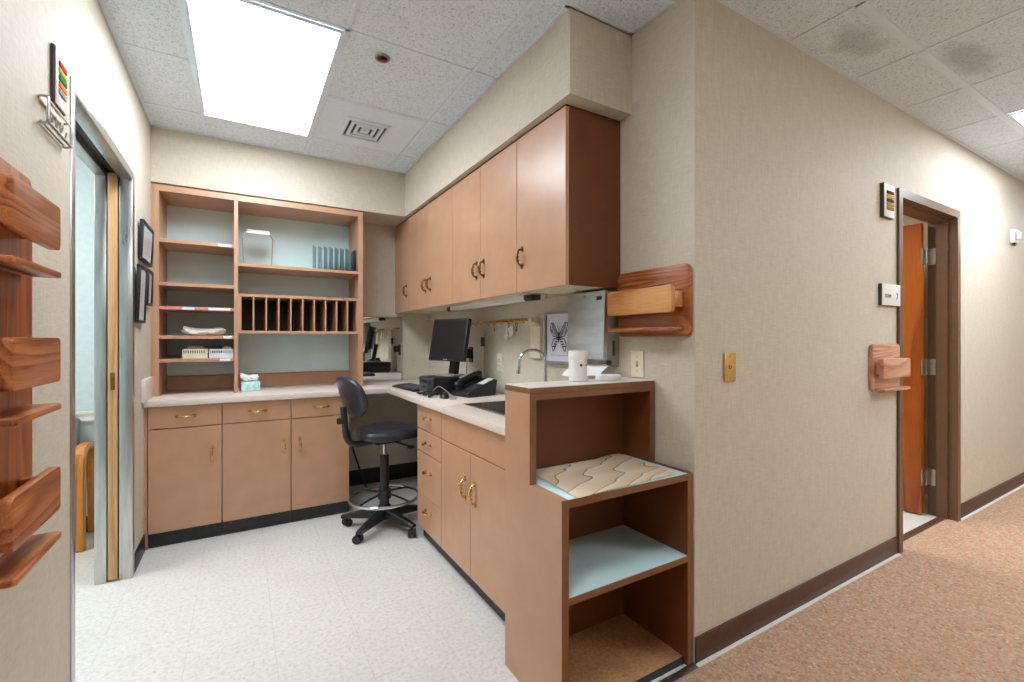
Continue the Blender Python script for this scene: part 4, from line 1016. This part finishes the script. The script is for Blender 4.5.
# local: +x is the chair's front
for k in range(5):
    a = radians(150 - 10 + 72 * k); c, s = cos(a), sin(a)
    R = Matrix.Rotation(a, 4, 'Z')
    g = G()
    b = bmesh.new()
    prof_ = [(0.02, 0.066, 0.13, 0.030), (0.10, 0.064, 0.118, 0.028), (0.20, 0.062, 0.098, 0.024), (0.275, 0.060, 0.082, 0.020), (0.285, 0.062, 0.078, 0.017)]
    rings = [[b.verts.new((x, y, z)) for (y, z) in ((-hw, zb_), (hw, zb_), (hw, zt_ - 0.008), (hw * 0.6, zt_), (-hw * 0.6, zt_), (-hw, zt_ - 0.008))] for (x, zb_, zt_, hw) in prof_]
    for A, B2 in zip(rings, rings[1:]):
        for i in range(6): b.faces.new((A[i], A[(i + 1) % 6], B2[(i + 1) % 6], B2[i]))
    b.faces.new(rings[0]); b.faces.new(rings[-1][::-1])
    bmesh.ops.recalc_face_normals(b, faces=b.faces[:])
    g._merge(b, R)
    lg = g.build('leg', BLACKM, t)
    px, py = 0.262 * c, 0.262 * s
    dx, dy = cos(a + 0.9 + k), sin(a + 0.9 + k)
    W_ = Matrix.Translation((px, py, 0)) @ Matrix.Rotation(a + 0.9 + 0.8 * k, 4, 'Z')
    cg = G()
    for sy in (-1, 1): cg.cyl((-0.016, sy * 0.007, 0.0262), (-0.016, sy * 0.025, 0.0262), 0.026, 18, M=W_)
    cg.cyl((-0.016, -0.008, 0.0262), (-0.016, 0.008, 0.0262), 0.008, 10, M=W_).cyl((0, 0, 0.03), (0, 0, 0.064), 0.008, 10, M=W_).box(-0.03, 0.01, -0.007, 0.007, 0.03, 0.056, 0.004, M=W_)
    cg.build('caster', BLACK, lg)
G().lathe([(0, 0.06), (0.045, 0.06), (0.048, 0.075), (0.046, 0.135), (0.034, 0.15), (0, 0.15)]).build('hub', BLACKM, t)
G().lathe([(0, 0.15), (0.030, 0.15), (0.029, 0.475), (0.026, 0.48), (0, 0.48)]).build('column', BLACKM, t)
G().cyl((0, 0, 0.475), (0, 0, 0.565), 0.0135, 18).build('piston', CHROME, t)
fr_ = G().tube([(0.222 * cos(2 * pi * k / 48), 0.222 * sin(2 * pi * k / 48), 0.2) for k in range(48)], 0.0095, 10, True).build('foot_ring', CHROME, t)
g = G()
for k in range(4):
    a = radians(20 + 90 * k)
    g.tube(spline([(0.034 * cos(a), 0.034 * sin(a), 0.225), (0.12 * cos(a), 0.12 * sin(a), 0.218), (0.215 * cos(a), 0.215 * sin(a), 0.203)], 4), 0.007, 8)
g.lathe([(0.031, 0.19), (0.042, 0.19), (0.042, 0.25), (0.031, 0.25)])
g.build('spoke', BLACKM, fr_)
# seat: a saddle-edged cushion
def seat_prof(u, v):
    a = 2 * pi * u
    rx, ry = 0.215, 0.205
    e = 2.6
    ca, sa = cos(a), sin(a)
    k = (abs(ca) ** e + abs(sa) ** e) ** (-1 / e)
    tops = [(0.0, 0.655), (0.35, 0.655), (0.65, 0.660), (0.86, 0.662), (0.95, 0.655), (1.0, 0.638), (1.0, 0.618), (0.96, 0.604), (0.9, 0.600), (0.0, 0.600)]
    f = v * (len(tops) - 1); i = min(int(f), len(tops) - 2); q = f - i
    r = tops[i][0] * (1 - q) + tops[i + 1][0] * q; z = tops[i][1] * (1 - q) + tops[i + 1][1] * q
    x = rx * k * ca * r
    fall = 0.022 * max(0, (x - 0.1) / 0.115) ** 2 if x > 0.1 else 0
    return (x + 0.03, ry * k * sa * r, z - fall)
st = G().grid(seat_prof, 48, 27).build('seat', LEATHER, t)
G().box(-0.09, 0.09, -0.075, 0.075, 0.562, 0.599, 0.008).build('seat_plate', BLACKM, t)
G().tube(spline([(0.02, -0.07, 0.575), (0.05, -0.13, 0.568), (0.09, -0.18, 0.55)], 4), 0.006, 8).box(0.075, 0.115, -0.2, -0.165, 0.537, 0.556, 0.006).build('lever', BLACK, t)
G().tube(spline([(-0.08, 0, 0.578), (-0.18, 0, 0.576), (-0.225, 0, 0.588), (-0.255, 0, 0.63), (-0.262, 0, 0.69), (-0.275, 0, 0.82)], 5), 0.02, 10).build('back_support', BLACKM, t)
G().cyl((-0.27, 0, 0.735), (-0.31, 0, 0.735), 0.02, 14).build('back_knob', BLACK, t)
def back_prof(u, v):
    a = 2 * pi * u
    e = 2.5
    ca, sa = cos(a), sin(a)
    k = (abs(ca) ** e + abs(sa) ** e) ** (-1 / e)
    prof2 = [(0.0, 0.028), (0.5, 0.028), (0.85, 0.022), (0.97, 0.008), (1.0, -0.006), (0.97, -0.02), (0.85, -0.026), (0.0, -0.03)]
    f = v * (len(prof2) - 1); i = min(int(f), len(prof2) - 2); q = f - i
    r = prof2[i][0] * (1 - q) + prof2[i + 1][0] * q; d = prof2[i][1] * (1 - q) + prof2[i + 1][1] * q
    y = 0.19 * k * ca * r; z = 0.135 * k * sa * r
    d += 0.9 * y * y
    return (d, y, z)
BMx = Matrix.Translation((-0.238, 0, 0.884)) @ Matrix.Rotation(radians(-17), 4, 'Y')
G().grid(back_prof, 48, 21).build('backrest', LEATHER, t, M=BMx)

# ------------------------------------------------------------------ armchair in the blue room
t = thing('armchair', 'oak-framed armchair with grey back seen through the pocket doorway', 'chair', (-1.105, 3.63, 0))
for sx in (-0.29, 0.29):
    g = G()
    path = spline([(sx, -0.02, 0.0), (sx, -0.022, 0.3), (sx, -0.015, 0.52), (sx, 0.03, 0.585), (sx, 0.12, 0.595), (sx, 0.22, 0.57), (sx, 0.262, 0.5), (sx, 0.29, 0.25), (sx, 0.31, 0.0)], 5)
    b = bmesh.new(); n = len(path); rings = []
    for i, p in enumerate(path):
        tt = (path[min(i + 1, n - 1)] - path[max(i - 1, 0)]).normalized(); nn = Vector((0, -tt.z, tt.y)) * 0.017
        rings.append([b.verts.new(p + q) for q in (Vector((-0.03, 0, 0)) + nn, Vector((0.03, 0, 0)) + nn, Vector((0.03, 0, 0)) - nn, Vector((-0.03, 0, 0)) - nn)])
    for A, B2 in zip(rings, rings[1:]):
        for i in range(4): b.faces.new((A[i], A[(i + 1) % 4], B2[(i + 1) % 4], B2[i]))
    b.faces.new(rings[0]); b.faces.new(rings[-1][::-1])
    bmesh.ops.recalc_face_normals(b, faces=b.faces[:])
    bmesh.ops.bevel(b, geom=[e for e in b.edges if not e.is_boundary and e.calc_face_angle(0) > 1.0], offset=0.008, segments=2, affect='EDGES')
    g._merge(b); g.build('side_frame', CHAIROAK, t)
G().box(-0.258, 0.258, -0.05, 0.26, 0.38, 0.47, 0.03, 3).build('seat', GREYFAB, t)
G().box(-0.25, 0.235, -0.03, 0.03, -0.17, 0.17, 0.028, 3, M=Matrix.Translation((0, 0.24, 0.585)) @ Matrix.Rotation(radians(-8), 4, 'X')).build('backrest', GREYFAB, t)
G().box(-0.26, 0.26, 0.0, 0.03, 0.33, 0.375, 0.004).box(-0.26, 0.26, 0.24, 0.265, 0.33, 0.375, 0.004).build('rail', CHAIROAK, t)
